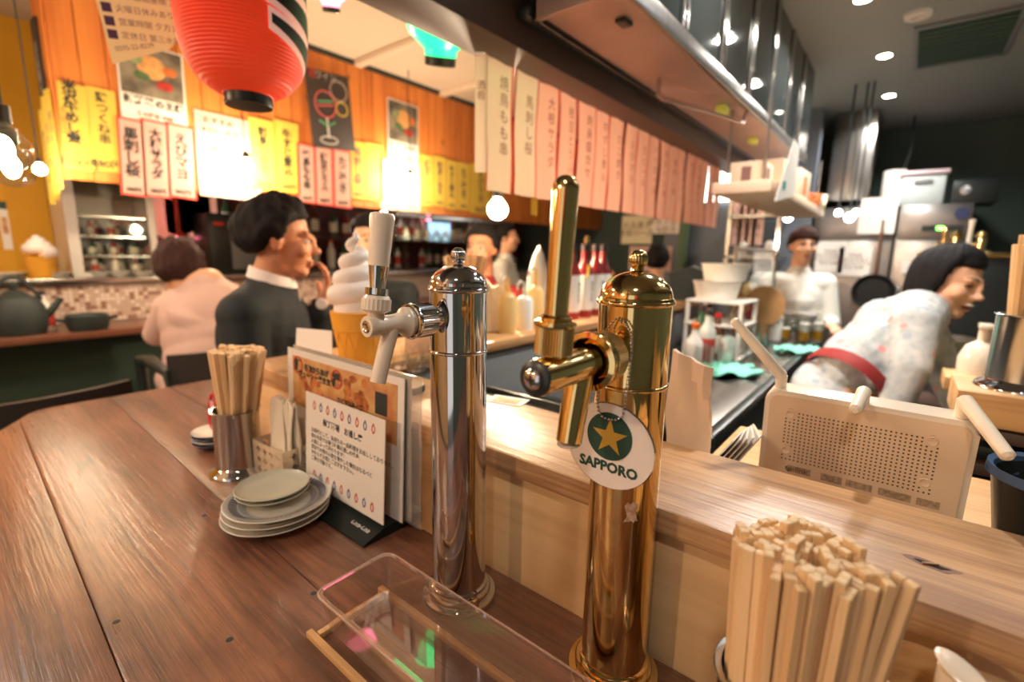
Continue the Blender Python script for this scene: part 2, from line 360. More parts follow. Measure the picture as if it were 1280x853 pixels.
# bar walls
bw = struct('wall_bar', G().span((-1.1, 0.452, 0), (1.0, 0.50, 1.097)), m_['brown_paint'])
xs = [-1.1, 1.0]
for a, b in zip(xs[:-1], xs[1:]): G().span((a+0.0008, 0.442, 0.9), (b-0.0008, 0.453, 1.097), bev=0.0008).obj('plywood_panel', m_['plywood'], bw)
bn = struct('wall_bar_side', G().span((-1.08, 0.50, 0), (-0.882, 3.35, 1.097)), m_['brown_paint'])
for a, b in ((0.51, 1.45), (1.452, 2.4), (2.402, 3.35)): G().span((-0.883, a, 0.3), (-0.873, b, 1.09), bev=0.001).obj('panel', m_['grey_paint'], bn)
# ------------------------------------------------------------------ ledge on the bar wall
lg = thing('bar_ledge', (0, 0.5, 1.098), 'pale varnished wooden bar ledge with a knot hole behind the beer taps', 'ledge')
LT = 1.126
def ledge_piece(a, b, m): return G().span((a[0], a[1]-0.5, 0), (b[0], b[1]-0.5, LT-1.098), bev=0.004).obj('plank', m_[m], lg)
ledge_piece((-1.10, 0.43), (1.0, 0.605), 'ledge_wood'); ledge_piece((-1.10, 0.6065), (-0.862, 3.35), 'shelf_wood')
kp = PZ(1165, 707, LT)
pts = [(0.0105*math.cos(t)*(1+0.25*math.sin(3*t)), 0.0034*math.sin(t)*(1+0.3*math.cos(2*t+1))) for t in [2*PI*i/18 for i in range(18)]]
G().prism(pts, 0, 0.0004).obj('knot_hole', mat('knot', (34, 26, 24), 0.9), lg, (kp.x, kp.y-0.5, LT-1.098))
G().prism([(1.6*a, 2.1*b) for a, b in pts], 0, 0.0002).obj('knot_rim', mat('knot_ring', (132, 84, 56), 0.5, coat=0.2), lg, (kp.x, kp.y-0.5, LT-1.098))
G().box((0, 0, 0), (0.012, 0.0012, 0.0012), rot=(0, 0, 0.5)).obj('splinter', m_['ledge_wood'], lg, (kp.x-0.001, kp.y-0.5, LT-1.0968))
# ------------------------------------------------------------------ table
TZ = 0.95
tb = thing('counter_table', (0, 0, 0), 'long brown plank counter table with worn grain under the beer taps', 'table')
def plank(poly, name='plank', m='table_wood', z0=TZ-0.04, z1=TZ):
    g = G().prism(poly, z0, z1); es = [e for e in g.bm.edges if abs(e.verts[0].co.z-z1) < 1e-5 and abs(e.verts[1].co.z-z1) < 1e-5]
    bmesh.ops.bevel(g.bm, geom=es, offset=0.0016, segments=2, profile=0.5, affect='EDGES'); return g.obj(name, m_[m], tb)
def seam1(x): return 0.298-0.0266*(x+1.69)
def seam2(x): return 0.113-0.032*(x+1.69)
gp = 0.00035
plank([(-1.70, seam2(-1.7)+0.075), (-1.69, 0.152), (-1.675, 0.135), (-1.64, 0.115), (-1.56, 0.075), (-1.46, 0.02), (-1.3, -0.07), (-1.1, -0.13), (0.9, -0.13), (0.9, seam2(0.9)-gp), (-1.60, seam2(-1.6)-gp+0.0)][3:])
plank([(-1.70, 0.18), (-1.69, 0.15), (-1.672, 0.132), (-1.64, 0.1167), (-1.625, seam2(-1.625)+gp), (0.9, seam2(0.9)+gp), (0.9, seam1(0.9)-gp), (-1.70, seam1(-1.7)-gp)])
plank([(-1.70, seam1(-1.7)+gp), (0.9, seam1(0.9)+gp), (0.9, 0.441), (-1.70, 0.441)])
plank([(-1.70, 0.4425), (-1.105, 0.4425), (-1.105, 0.56), (-1.70, 0.56)])
plank([(-1.28, 0.562), (-1.105, 0.562), (-1.105, 3.3), (-1.28, 3.3)])
for (x, y) in ((-1.55, 0.33), (-1.55, 0.5), (0.8, 0.0), (-0.9, 0.0)): G().span((x-0.03, y-0.03, 0), (x+0.03, y+0.03, TZ-0.04)).obj('leg', m_['dark_metal'], tb)
for yy in (1.2, 2.2, 3.2): G().span((-1.24, yy-0.02, 0), (-1.2, yy+0.02, TZ-0.04)).obj('leg', m_['dark_metal'], tb)
# nail heads and knots sunk in the planks
for (px, py) in [(145, 778), (287, 800), (392, 742), (255, 645)]:
    p = PZ(px, py, TZ); G().lathe([(0, 0.0003), (0.0035, 0.0003), (0.0038, 0)], 12).obj('nail_head', m_['ink'], tb, p)
# ------------------------------------------------------------------ beer towers
def gear(r, n, depth): return [((r-(depth if i % 2 else 0))*math.cos(PI*i/n), (r-(depth if i % 2 else 0))*math.sin(PI*i/n)) for i in range(2*n)]
def along(p, d): return Matrix.Translation(Vector(p))@frame(d)
def tower(name, label, xy, M1, knurl, kind):
    t = thing(name, (xy[0], xy[1], TZ), label, 'beer tower'); r = 0.032; mm = m_[M1]
    G().lathe([(0, 0), (0.0455, 0), (0.0455, 0.005), (0.0445, 0.007), (0.0385, 0.008), (0.0385, 0.0135), (0.037, 0.0155), (0.0345, 0.016), (0.0345, 0.021), (0.0325, 0.0225), (0, 0.0225)], 64).obj('base_flange', mm, t)
    G().lathe([(r, 0.0215), (r, 0.3792)], 64).obj('column', mm, t)
    zb = 0.3114 if kind == 'chrome' else 0.306
    for z, rr in ((zb, 0.0022), (0.3795, 0.0027)):
        G().lathe([(r-0.001+rr*1.2*math.sin(a), z-rr*math.cos(a)) for a in [PI*i/10 for i in range(11)]], 64).obj('bead_ring', mm, t)
    G().lathe([(0.0335, 0.3805), (0.0325, 0.3835)]+[(0.0315*math.cos(a), 0.384+0.0225*math.sin(a)) for a in [PI/2*i/12 for i in range(12)]]+[(0.006, 0.4065), (0.0045, 0.408), (0, 0.408)], 64).obj('dome', mm, t)
    g = G().lathe([(0.006, 0.4065), (0.0052, 0.4085), (0.0065, 0.409), (0.0045, 0.41)], 24)
    n = 48
    rings = [[(0.0085*(1-0.05*(i % 2))*math.sin(PI*j/12)*math.cos(2*PI*i/n), 0.0085*(1-0.05*(i % 2))*math.sin(PI*j/12)*math.sin(2*PI*i/n), 0.4165-0.0085*math.cos(PI*j/12)) for i in range(n)] for j in range(1, 12)]
    vv = [[g.bm.verts.new(q) for q in R_] for R_ in rings]
    for A, B in zip(vv[:-1], vv[1:]):
        for i in range(n): g.bm.faces.new((A[i], A[(i+1) % n], B[(i+1) % n], B[i]))
    g.bm.faces.new(vv[0]); g.bm.faces.new(vv[-1]); g.obj('finial', mm, t)
    S_ = (0, -1, 0)
    if kind == 'chrome':
        z = 0.350; wp = m_['white_plastic']
        tap = G().lathe([(0.014, 0), (0.0152, 0.001), (0.0154, 0.006), (0.0108, 0.010), (0.0094, 0.018), (0.0090, 0.03), (0.0098, 0.036), (0.0107, 0.042), (0.0105, 0.048), (0.0095, 0.0505), (0.0, 0.0505)], 40, along((0, -0.069, z), S_))
        tap.tube([(0, -0.092, z-0.004), (0, -0.098, z-0.022), (0, -0.104, z-0.04), (0, -0.109, z-0.0555)], [0.0086, 0.0080, 0.0076, 0.0078], 24)
        tap.cyl((0, -0.108, z+0.004), (0, -0.109, z+0.018), 0.0085, 0.0075, 24)
        tap = tap.obj('tap_body', wp, t)
        G().lathe([(0.011, 0), (0.0125, 0.002), (0.0125, 0.010), (0.0115, 0.014), (0.0135, 0.016)], 40, along((0, -0.026, z), S_)).obj('shank', mm, t)
        G().prism(gear(0.0178, 60, 0.0004), 0, 0.021, along((0, -0.044, z), S_)).lathe([(0.0182, 0.021), (0.0186, 0.023), (0.0182, 0.0255), (0.0165, 0.0262)], 40, along((0, -0.044, z), S_)).obj('collar_nut', mm, t)
        G().lathe([(0, 0), (0.006, 0), (0.006, 0.0006), (0.0045, 0.0012), (0.0032, 0.0004), (0, 0.0004)], 24, along((0, -0.1193, z), S_)).obj('end_screw', m_['chrome'], tap)
        ax = Matrix.Translation((0, -0.1085, z+0.015))@Euler((math.radians(-7), 0, 0)).to_matrix().to_4x4()
        G().prism(gear(0.0138, 22, 0.0008), 0, 0.0105, ax).lathe([(0.0131, 0.0105), (0.0115, 0.0135), (0.0075, 0.0145)], 32, ax).lathe([(0.008, -0.003), (0.0131, 0.0)], 32, ax).obj('lever_nut', wp, t)
        h = G().prism(gear(0.0115, 10, 0.0012), 0.0145, 0.0205, ax).obj('handle_collar', m_['chrome'], t)
        G().lathe([(0.0072, 0.0205), (0.0070, 0.022), (0.0092, 0.0405), (0.0094, 0.0412)], 32, ax).obj('handle_ferrule', m_['chrome'], t)
        G().lathe([(0.0094, 0.041), (0.0114, 0.084), (0.0115, 0.0865), (0.0108, 0.0885), (0.0088, 0.0895), (0, 0.0898)], 40, ax).obj('handle', wp, t)
    else:
        z = 0.338
        dy = -0.011
        tap = G().lathe([(0.0122, 0), (0.0128, 0.002), (0.0128, 0.05), (0.0128, 0.062), (0.0165, 0.071), (0.0195, 0.0735), (0.0195, 0.078)], 48, along((0, -0.1365+dy, z), (0, 1, 0)))
        tap.tube([(0, -0.079+dy, z-0.005), (0, -0.083+dy, z-0.022), (0, -0.0875+dy, z-0.04), (0, -0.0915+dy, z-0.058)], [0.0112, 0.0108, 0.0102, 0.0098], 32)
        tap = tap.obj('tap_body', mm, t)
        G().lathe([(0, 0.0), (0.0080, 0.0), (0.0090, 0.0006), (0.0090, 0.0012)], 32, along((0, -0.0915+dy, z-0.0588), (0, 0.06, -1))).obj('spout_mouth', mat('spout_foam', (222, 196, 172), 0.8, var=0.4, vscale=300), tap)
        G().lathe([(0.0124, 0), (0.0124, 0.0012), (0.0112, 0.0022), (0, 0.0022)], 40, along((0, -0.1362+dy, z), S_)).obj('end_cap', m_['black_plastic'], t)
        sc = G().lathe([(0.0074, 0.0), (0.0071, 0.0022), (0.0050, 0.0038), (0, 0.0042)], 32, along((0, -0.138+dy, z), S_)).obj('end_screw', m_['chrome'], t)
        G().box((0, -0.1421+dy, z), (0.0062, 0.0012, 0.0016)).box((0, -0.1421+dy, z), (0.0016, 0.0012, 0.0062)).obj('slot', m_['ink'], sc)
        G().lathe([(0.0190, 0), (0.0232, 0.001), (0.0237, 0.003), (0.0232, 0.005), (0.0214, 0.0055), (0.0214, 0.0075), (0.0229, 0.0085), (0.0229, 0.0105), (0.0200, 0.0115)], 56, along((0, -0.0695+dy, z), (0, 1, 0))).obj('collar_flange', mm, t)
        G().prism(gear(0.0212, 90, 0.0005), 0, 0.0175, along((0, -0.0580+dy, z), (0, 1, 0))).obj('collar_nut', m_['brass_knurl'], t)
        G().lathe([(0.0170, 0), (0.0175, 0.001), (0.0170, 0.0025), (0.0148, 0.003), (0.0148, 0.006), (0.0165, 0.0075), (0.0152, 0.0095), (0.013, 0.010), (0.013, 0.03)], 48, along((0, -0.0405+dy, z), (0, 1, 0))).obj('shank', mm, t)
        ax = Matrix.Translation((0, -0.1165+dy, z+0.013))@Euler((math.radians(-2.5), math.radians(1.2), 0)).to_matrix().to_4x4()
        G().cyl((0, -0.1165+dy, z+0.005), (0, -0.1165+dy, z+0.016), 0.0065, seg=24).obj('lever_stem', mm, t)
        G().prism(gear(0.0134, 44, 0.0006), 0.001, 0.0195, ax).obj('lever_nut', m_['brass_knurl'], t)
        G().lathe([(0.0120, 0.0195), (0.0142, 0.020), (0.0146, 0.0215), (0.0142, 0.0235), (0.0122, 0.0242), (0.0108, 0.0248), (0.0114, 0.0262), (0.0096, 0.0275)], 44, ax).obj('handle_collar', mm, t)
        G().lathe([(0.0080, 0.0265), (0.0080, 0.03), (0.0090, 0.108), (0.0090, 0.111)]+[(0.0090*math.cos(a), 0.111+0.009*math.sin(a)) for a in [PI/2*i/8 for i in range(1, 9)]], 44, ax).obj('handle', mm, t)
    return t
CT = (-0.3822, 0.3767); GT = (-0.1823, 0.3986)
tower('beer_tower', 'chrome beer tower with a cream plastic tap and handle', CT, 'chrome', None, 'chrome')
gt = tower('beer_tower', 'polished brass beer tower with a brass tap and tall brass handle', GT, 'brass', None, 'brass')
# torn sticker on the brass column
sp = PY(790, 648, 0.40); ang = math.atan2(0.0-GT[1], sp.x*0+(-0.02)-GT[0])
sg = G(); rows = []
for j in range(5):
    zz = 0.204-0.0045*j; rows.append([])
    for i in range(6):
        a = -PI/2+0.52+0.30*i/5+0.05*math.sin(j*2.1+(i == 0)*2); rows[-1].append((0.0323*math.cos(a), 0.0323*math.sin(a), zz+0.0012*math.sin(i*2.3+j)))
sg.sheet(rows, 0.0002).obj('sticker', mat('sticker', (240, 220, 206), 0.7, var=1, vscale=160, col2=(190, 140, 110)), gt)
# brewery tag hanging on a bead chain
tg = thing('tap_tag', (-0.1725, 0.344, 1.214), 'oval white brewery tag with gold star hanging from the brass tap', 'tag', rot=SOUTH)
ov = [(0.0395*math.cos(a), 0.0365*math.sin(a)) for a in [2*PI*i/64 for i in range(64)]]
G().prism(ov, -0.0009, 0.0009).obj('disc', mat('tag_white', (238, 222, 212), 0.3, coat=0.3), tg)
G().lathe([(0.0395, -0.0012), (0.0403, 0), (0.0395, 0.0012)], 64, Matrix.Diagonal((1, 0.925, 1, 1))).obj('rim', m_['chrome'], tg)
G().prism([(0.0205*math.cos(a), 0.0205*math.sin(a)) for a in [2*PI*i/48 for i in range(48)]], 0.0009, 0.0012).obj('green_roundel', m_['ink_green'], tg, (0.0, 0.0085, 0))
G().prism([((0.0163 if i % 2 == 0 else 0.0064)*math.sin(2*PI*i/10), (0.0163 if i % 2 == 0 else 0.0064)*math.cos(2*PI*i/10)) for i in range(10)], 0.0012, 0.0015).obj('star', m_['star_gold'], tg, (0.0005, 0.008, 0))
text('SAPPORO', 0.0122, m_['ink_green'], tg, (0, -0.0185, 0.0011), bold=0.00055, sx=1.0)
path = [(-0.011, 0.0285, 0.0013), (-0.0125, 0.036, 0.0012), (-0.016, 0.052, -0.004), (-0.0185, 0.068, -0.010), (-0.019, 0.080, -0.014), (-0.017, 0.094, -0.017), (-0.010, 0.1035, -0.0185), (0.000, 0.1015, -0.0165), (0.0075, 0.094, -0.0125), (0.0105, 0.080, -0.0085), (0.0115, 0.062, -0.004), (0.0115, 0.045, 0), (0.0113, 0.0285, 0.0013)]
def beads(path, r, step):
    g = G(); P = [Vector(p) for p in path]; acc = 0
    for a, b in zip(P[:-1], P[1:]):
        L_ = (b-a).length; d = acc
        while d < L_: g.ball(a+(b-a)*(d/L_), r, 8, 5); d += step
        acc = d-L_
    return g
ch = beads(path, 0.0013, 0.0030).obj('bead_chain', m_['chrome'], tg)
beads([(-0.011, 0.0285, 0.0016), (-0.006, 0.0245, 0.0022), (0.0, 0.0235, 0.0024), (0.006, 0.0245, 0.0022), (0.0113, 0.0285, 0.0016)], 0.0013, 0.0030).obj('bead_chain', m_['chrome'], tg)
# ------------------------------------------------------------------ acrylic box on a wooden frame
ab = thing('acrylic_box', (-0.30, 0.277, TZ), 'clear acrylic box on thin wooden runners in front of the taps', 'box')
for yy in (-0.055, 0.038): G().box((0, yy, 0.004), (0.32, 0.007, 0.008), bev=0.001).obj('runner', m_['pale_wood'], ab)
for xx in (-0.148, 0.148): G().box((xx, -0.008, 0.004), (0.007, 0.085, 0.008), bev=0.001).obj('runner', m_['pale_wood'], ab)
g = G(); o_ = rrect(0.308, 0.094, 0.012); i_ = rrect(0.303, 0.089, 0.010); lo = rrect(0.296, 0.082, 0.010)
def ringfaces(g, A, B):
    for k in range(len(A)): g.bm.faces.new((A[k], A[(k+1) % len(A)], B[(k+1) % len(A)], B[k]))
lp = lambda poly, z: [g.bm.verts.new((p[0], p[1], z)) for p in poly]
R0 = lp(lo, 0.0085); R1 = lp(o_, 0.050); R2 = lp(rrect(0.313, 0.099, 0.0135), 0.0505); R3 = lp(rrect(0.313, 0.099, 0.0135), 0.0525); R4 = lp(i_, 0.0522); R5 = lp(rrect(0.292, 0.078, 0.009), 0.0105)
for A, B in ((R0, R1), (R1, R2), (R2, R3), (R3, R4), (R4, R5)): ringfaces(g, A, B)
g.bm.faces.new(R0); g.bm.faces.new(R5); g.obj('tub', m_['acrylic'], ab)
rp = rrect(0.3125, 0.0985, 0.0135, 6); G().tube([(p[0], p[1], 0.0518) for p in rp+[rp[0]]], 0.0013, 8, False).obj('rim', clear('acrylic_edge', (255, 240, 232), 0.35, 0.05, 0.22, (255, 222, 204)), ab)
# ------------------------------------------------------------------ chopsticks and their holders
CL = 0.235
def stick_mesh():
    g = G()
    for s in (-1, 1): g.box((s*0.0035, 0, CL/2), (0.0066, 0.0056, CL), bev=0.0005, seg=1)
    return g.mesh('chopsticks', m_['chopstick_wood'], 30)
STICK = stick_mesh()
def obb_hit(a, b, gap=0.0):
    (ax, ay, at), (bx, by, bt) = a, b
    hw, hh = 0.0062+gap, 0.0025+gap
    for t in (at, bt):
        for q in (t, t+PI/2):
            ux, uy = math.cos(q), math.sin(q)
            ra = hw*abs(math.cos(at-q))+hh*abs(math.sin(at-q)); rb = hw*abs(math.cos(bt-q))+hh*abs(math.sin(bt-q))
            if abs((bx-ax)*ux+(by-ay)*uy) > ra+rb: return False
    return True
def pack(R, seed, tries, maxn):
    """little pairs lying flat against each other, each turned its own way, close packed like a handful"""
    rn = random.Random(seed); out = []; p = 0.0124; n = int(R/p)+2
    for i in range(-n, n+1):
        for j in range(-n, n+1):
            x, y_ = i*p+(0.5*p if j % 2 else 0)+rn.gauss(0, 0.0007), j*p*0.97+rn.gauss(0, 0.0007)
            if math.hypot(x, y_) > R: continue
            t = rn.choice((0.25, 0.25+PI/2, 0.6, 2.3))+rn.gauss(0, 0.12)
            for o in (-0.0031, 0.0031): out.append((x-math.sin(t)*o, y_+math.cos(t)*o, t+rn.gauss(0, 0.03)))
    return out[:maxn]
def holder(loc, label, R=0.046, H=0.125):
    t = thing('chopstick_holder', loc, label, 'holder')
    G().lathe([(0, 0), (R+0.012, 0), (R+0.012, 0.003), (R+0.009, 0.008), (R+0.001, 0.012), (R-0.001, 0.016), (R-0.001, 0.004), (0, 0.004)], 48).obj('foot', m_['chrome'], t)
    G().lathe([(R-0.0015, 0.012), (R-0.0015, H-0.004), (R, H-0.002), (R+0.002, H-0.0005), (R+0.001, H), (R-0.003, H-0.001), (R-0.003, 0.014)], 48).obj('cup', m_['steel_bright'], t)
    return t
def fill(loc, R, n, seed, label, group, flare=1.12, tries=30000, lean=(0, 0), zj=0.006, dz=0.0):
    rn = random.Random(seed)
    for (x, y_, t) in pack(R, seed, tries, n):
        b = Vector((x/flare, y_/flare, 0.006)); top = Vector((x+lean[0], y_+lean[1], 0.006+CL)); q = (top-b).to_track_quat('Z', 'Y')
        q = q@Euler((0, 0, t)).to_quaternion()
        o = link('chopsticks', STICK, None, Vector(loc)+b+Vector((0, 0, max(-0.004, rn.gauss(0.002, zj))+dz*0.4)), q.to_euler())
        tag(o, label, 'chopsticks', group)
HN = (-0.0285, 0.332, TZ)
holder(HN, 'steel cup of wooden chopsticks standing beside the brass beer tower', 0.042, 0.142)
fill(HN, 0.0385, 140, 5, 'pale joined wooden chopsticks packed in steel cup beside the brass tower', 'chopsticks in the cup by the brass tower', 1.35, 200000, zj=0.0032, dz=-0.012)
for k, (dx, dy, tx, ty, tw) in enumerate([(0.024, -0.006, 0.041, -0.004, 0.4), (0.026, 0.0, 0.050, 0.004, 0.9)]):
    b = Vector((dx, dy, 0.01)); q = (Vector((tx, ty, 0.235))-b).to_track_quat('Z', 'Y')@Euler((0, 0, tw)).to_quaternion()
    tag(link('chopsticks', STICK, None, Vector(HN)+b+Vector((0, 0, -0.004)), q.to_euler()), 'pale wooden chopsticks leaning out of the steel cup beside the brass tower', 'chopsticks', 'leaning chopsticks')
HL = (-0.945, 0.345, TZ)
holder(HL, 'steel cup of wooden chopsticks standing behind the stacked plates', 0.041)
fill(HL, 0.044, 90, 8, 'pale joined wooden chopsticks in steel cup behind the stacked plates', 'chopsticks in the cup behind the plates', 3.0, 100000, zj=0.0022, dz=-0.012, lean=(0.012, 0.010))
HR = Vector(PD(1274, 487, 0.80)); HR = (HR.x, HR.y, HR.z)
holder(HR, 'steel cup of wooden chopsticks standing on wooden box beyond the router')
fill(HR, 0.040, 60, 21, 'pale joined wooden chopsticks in steel cup beyond the router', 'chopsticks in the cup beyond the router', 2.2, 30000)
# ------------------------------------------------------------------ plates
def plate_mesh(R, h, m): return G().lathe([(0, 0), (R*0.55, 0), (R*0.56, 0.0025), (R*0.85, h*0.55), (R*0.985, h*0.92), (R, h), (R*0.985, h+0.0008), (R*0.94, h*0.93), (R*0.8, h*0.55), (R*0.5, 0.0048), (0, 0.0042)], 64).mesh('plate', m, 60)
pm = plate_mesh(0.078, 0.0165, m_['white_glaze']); p0 = PZ(347, 640, TZ+0.012)
for k in range(3):
    t = thing('plate', (p0.x+0.002*k-0.003, p0.y+0.0015*k, TZ+0.0105*k), ['bottom wide white plate of the stack on the table', 'middle wide white plate of the stack on the table', 'upper wide plate with blue rayed rim under the small plates'][k], 'plate', 'wide plates in the stack')
    link('dish', pm, t)
    if k == 2:
        g = G()
        for i in range(64):
            a = 2*PI*i/64; M = Matrix.Rotation(a, 4, 'Z')
            for r0, r1, w_ in ((0.058, 0.069, 0.0016), (0.046, 0.056, 0.0008)):
                z0 = 0.0165*0.55*((r0-0.039)/(0.0624-0.039))+0.003; z1 = 0.0165*0.55*((r1-0.039)/(0.0624-0.039))+0.0033
                q = [M@Vector(v) for v in ((r0, -w_, z0+0.0022), (r1, -w_*1.3, z1+0.0022), (r1, w_*1.3, z1+0.0022), (r0, w_, z0+0.0022))]; g.bm.faces.new([g.bm.verts.new(v) for v in q])
        g.obj('rim_pattern', m_['indigo'], t)
ps = plate_mesh(0.0545, 0.012, m_['grey_glaze']); p1 = PZ(341, 608, TZ+0.046)
for k in range(2):
    t = thing('plate', (p1.x+0.001*k, p1.y-0.001*k, TZ+0.0305+0.0075*k), ['lower of two small grey plates on the wide plates', 'upper small pale grey plate topping the stack'][k], 'plate', 'small plates in the stack'); link('dish', ps, t)
# ------------------------------------------------------------------ napkin basket
b0 = Vector((-0.853, 0.388, TZ))
bk = thing('napkin_basket', b0, 'small cream plastic basket with cross cutouts holding napkins', 'basket', rot=(0, 0, 0.05))
W, Dp, H = 0.105, 0.062, 0.072
def lattice(w, h, cols, rows):
    """panel with real cross-shaped openings: built from cells on a fine grid"""
    g = G(); nx, ny = cols*5+3, rows*5+3; dx, dy = w/nx, h/ny; solid = [[True]*nx for _ in range(ny)]
    for c in range(cols):
        for r in range(rows):
            cx_, cy_ = 3+c*5+1, 3+r*5+1
            for (a, b) in ((0, 0), (1, 0), (-1, 0), (0, 1), (0, -1)):
                if 0 <= cx_+a < nx and 0 <= cy_+b < ny: solid[cy_+b][cx_+a] = False
    V_ = {}
    def v(i, j):
        if (i, j) not in V_: V_[(i, j)] = g.bm.verts.new((-w/2+i*dx, -h/2+j*dy, 0))
        return V_[(i, j)]
    for j in range(ny):
        for i in range(nx):
            if solid[j][i]: g.bm.faces.new((v(i, j), v(i+1, j), v(i+1, j+1), v(i, j+1)))
    bmesh.ops.solidify(g.bm, geom=g.bm.faces[:], thickness=0.0015); return g
for s in (-1, 1):
    lattice(W, H, 4, 3).obj('side_panel', m_['cream_plastic'], bk, (0, s*Dp/2, H/2), (PI/2, 0, 0), smooth=0)
    lattice(Dp, H, 2, 3).obj('end_panel', m_['cream_plastic'], bk, (s*W/2, 0, H/2), (PI/2, 0, PI/2), smooth=0)
G().box((0, 0, 0.001), (W, Dp, 0.002)).obj('bottom', m_['cream_plastic'], bk)
rn = random.Random(3)
for k in range(9):
    t = G(); rows = []
    for j in range(7):
        z = 0.148*j/6; rows.append([(0.056*(i/4-0.5)*(1-0.15*j/6)+0.004*math.sin(j*0.9+k), 0.0015*math.sin(i*1.7+k+j*0.6)+0.004*(j/6)*math.sin(k*1.3), z+(0.006*math.sin(i*2.1+k*1.1) if j == 6 else 0)) for i in range(5)])
    nk = t.sheet(rows, 0.0022).obj('napkin', mat('napkin', (250, 240, 222), 0.85, trans=0.2), None, b0+Vector((0.004+0.010*(k % 3), -0.020+0.0052*k, 0.0035)), (0.03*(k-4), 0.05*rn.uniform(-1, 1), rn.uniform(-0.12, 0.12)))
    tag(nk, 'folded white paper napkin standing in the cream basket', 'napkin', 'napkins in the basket')
# ------------------------------------------------------------------ menu stand
ms = thing('menu_stand', (-0.645, 0.405, TZ), 'black slotted menu stand base under the laminated menus', 'stand')
G().prism([(-0.05, 0), (0.05, 0), (0.05, 0.004), (0.012, 0.016), (-0.012, 0.016), (-0.05, 0.004)], -0.115, 0.093, Matrix.Rotation(PI/2, 4, 'X')@Matrix.Identity(4)).obj('base', mat('stand_black', (26, 34, 32), 0.5, spec=0.25), ms, (0, -0.002, 0), (0, 0, PI/2))
text('Coca-Cola', 0.0105, mat('logo_white', (226, 222, 214), 0.5), ms, (0.055, -0.0315, 0.0105), (math.radians(17), 0, 0), shear=0.3, bold=0.00015)
def lanterns(parent, n, y_, x0, x1, s, z):
    for k in range(n):
        g = G().lathe([(0, 0)], 3) if False else G(); x = x0+(x1-x0)*k/(n-1)
        ring = [(math.cos(a)*s*0.62, math.sin(a)*s) for a in [2*PI*i/14 for i in range(14)]]; inner = [(p[0]*0.5, p[1]*0.66) for p in ring]
        A = [g.bm.verts.new((p[0], p[1], 0)) for p in ring]; B = [g.bm.verts.new((p[0], p[1], 0)) for p in inner]; ringfaces(g, A, B)
        g.bm.faces.new([g.bm.verts.new(v) for v in ((-s*0.3, s, 0), (s*0.3, s, 0), (s*0.3, s*1.18, 0), (-s*0.3, s*1.18, 0))])
        g.obj('lantern_print', m_['ink_red'] if k % 2 == 0 else m_['ink_blue'], parent, (x, y_, z), smooth=0)
fc = thing('notice_card', (-0.660, 0.386, TZ+0.022), 'white notice card with red and blue lantern borders in the black stand', 'menu card', rot=(PI/2-0.06, 0, 0))
G().box((0, 0.080, 0), (0.222, 0.160, 0.0012)).obj('sheet', m_['paper_card'], fc)
lanterns(fc, 9, 0.140, -0.083, 0.083, 0.0072, 0.0009); lanterns(fc, 9, 0.018, -0.083, 0.083, 0.0072, 0.0009)
text('横丁酒場　お通し席', 0.0125, m_['ink'], fc, (0, 0.117, 0.0009), bold=0.0003)
text('お席代として、気持ちの一品料理をお出ししております。\n他のお店では違う種類お通しの代金、\n人数によって変わります！\n追加でお席の人数を増やした場合はなるべく\nかならずお席にご注文を下さい。\nご飲食可能です。', 0.0088, m_['ink'], fc, (-0.093, 0.072, 0.0009), align='LEFT', line=1.12, bold=0.0001)
MB = []
bc = thing('laminated_menu', (-0.712, 0.413, TZ+0.018), 'tall laminated menu with food photographs behind the white notice card', 'menu', rot=(PI/2-0.05, 0, 0))
G().box((0, 0.110, 0), (0.345, 0.222, 0.0016)).obj('sheet', m_['paper_card'], bc)
def mp_(px, py): q = PY(px, py, 0.411); return q.x+0.712, q.z-TZ-0.018
G().box((0.002, 0.163, 0.0012), (0.310, 0.092, 0.0006)).obj('photo_band', m_['photo_tan'], bc)
rn = random.Random(9)
for (cx_, cy_), n in ((mp_(385, 478), 10), (mp_(442, 493), 18)):
    g = G()
    for k in range(n): g.ball((cx_+rn.uniform(-0.035, 0.035), cy_+rn.uniform(-0.022, 0.02), 0.0016), (rn.uniform(0.006, 0.013), rn.uniform(0.005, 0.010), 0.0006), 10, 5)
    g.obj('fried_chicken_print', m_['photo_orange'], bc)
for (cx_, cy_), ch_ in ((mp_(366, 457), '麺'), (mp_(414, 476), '揚')):
    G().lathe([(0.0135, 0), (0.0165, 0.0), (0.0165, 0.0004), (0.0135, 0.0004)], 28).obj('ring_print', m_['ink_red'], bc, (cx_, cy_, 0.0020)); text(ch_, 0.024, m_['ink'], bc, (cx_, cy_-0.002, 0.0026), bold=0.0008)
text('名物からあげ\nジューシー焼き立て', 0.0135, m_['ink'], bc, mp_(389, 470)+(0.0028,), bold=0.0005); text('エビマヨネーズ', 0.0105, m_['ink'], bc, mp_(432, 507)+(0.0028,), bold=0.0004)
G().box(mp_(470, 507)+(0.0016,), (0.03, 0.035, 0.0006)).obj('photo_patch', m_['ink'], bc)
b2 = thing('laminated_menu', (-0.695, 0.422, TZ+0.018), 'clear sleeved menu sheet standing closest to the bar wall', 'menu', rot=(PI/2-0.03, 0, 0))
G().box((0.0, 0.113, 0), (0.33, 0.226, 0.001)).obj('sheet', m_['paper_card'], b2); G().box((0.006, 0.112, 0.001), (0.365, 0.23, 0.0006)).obj('sleeve', m_['pvc'], b2)
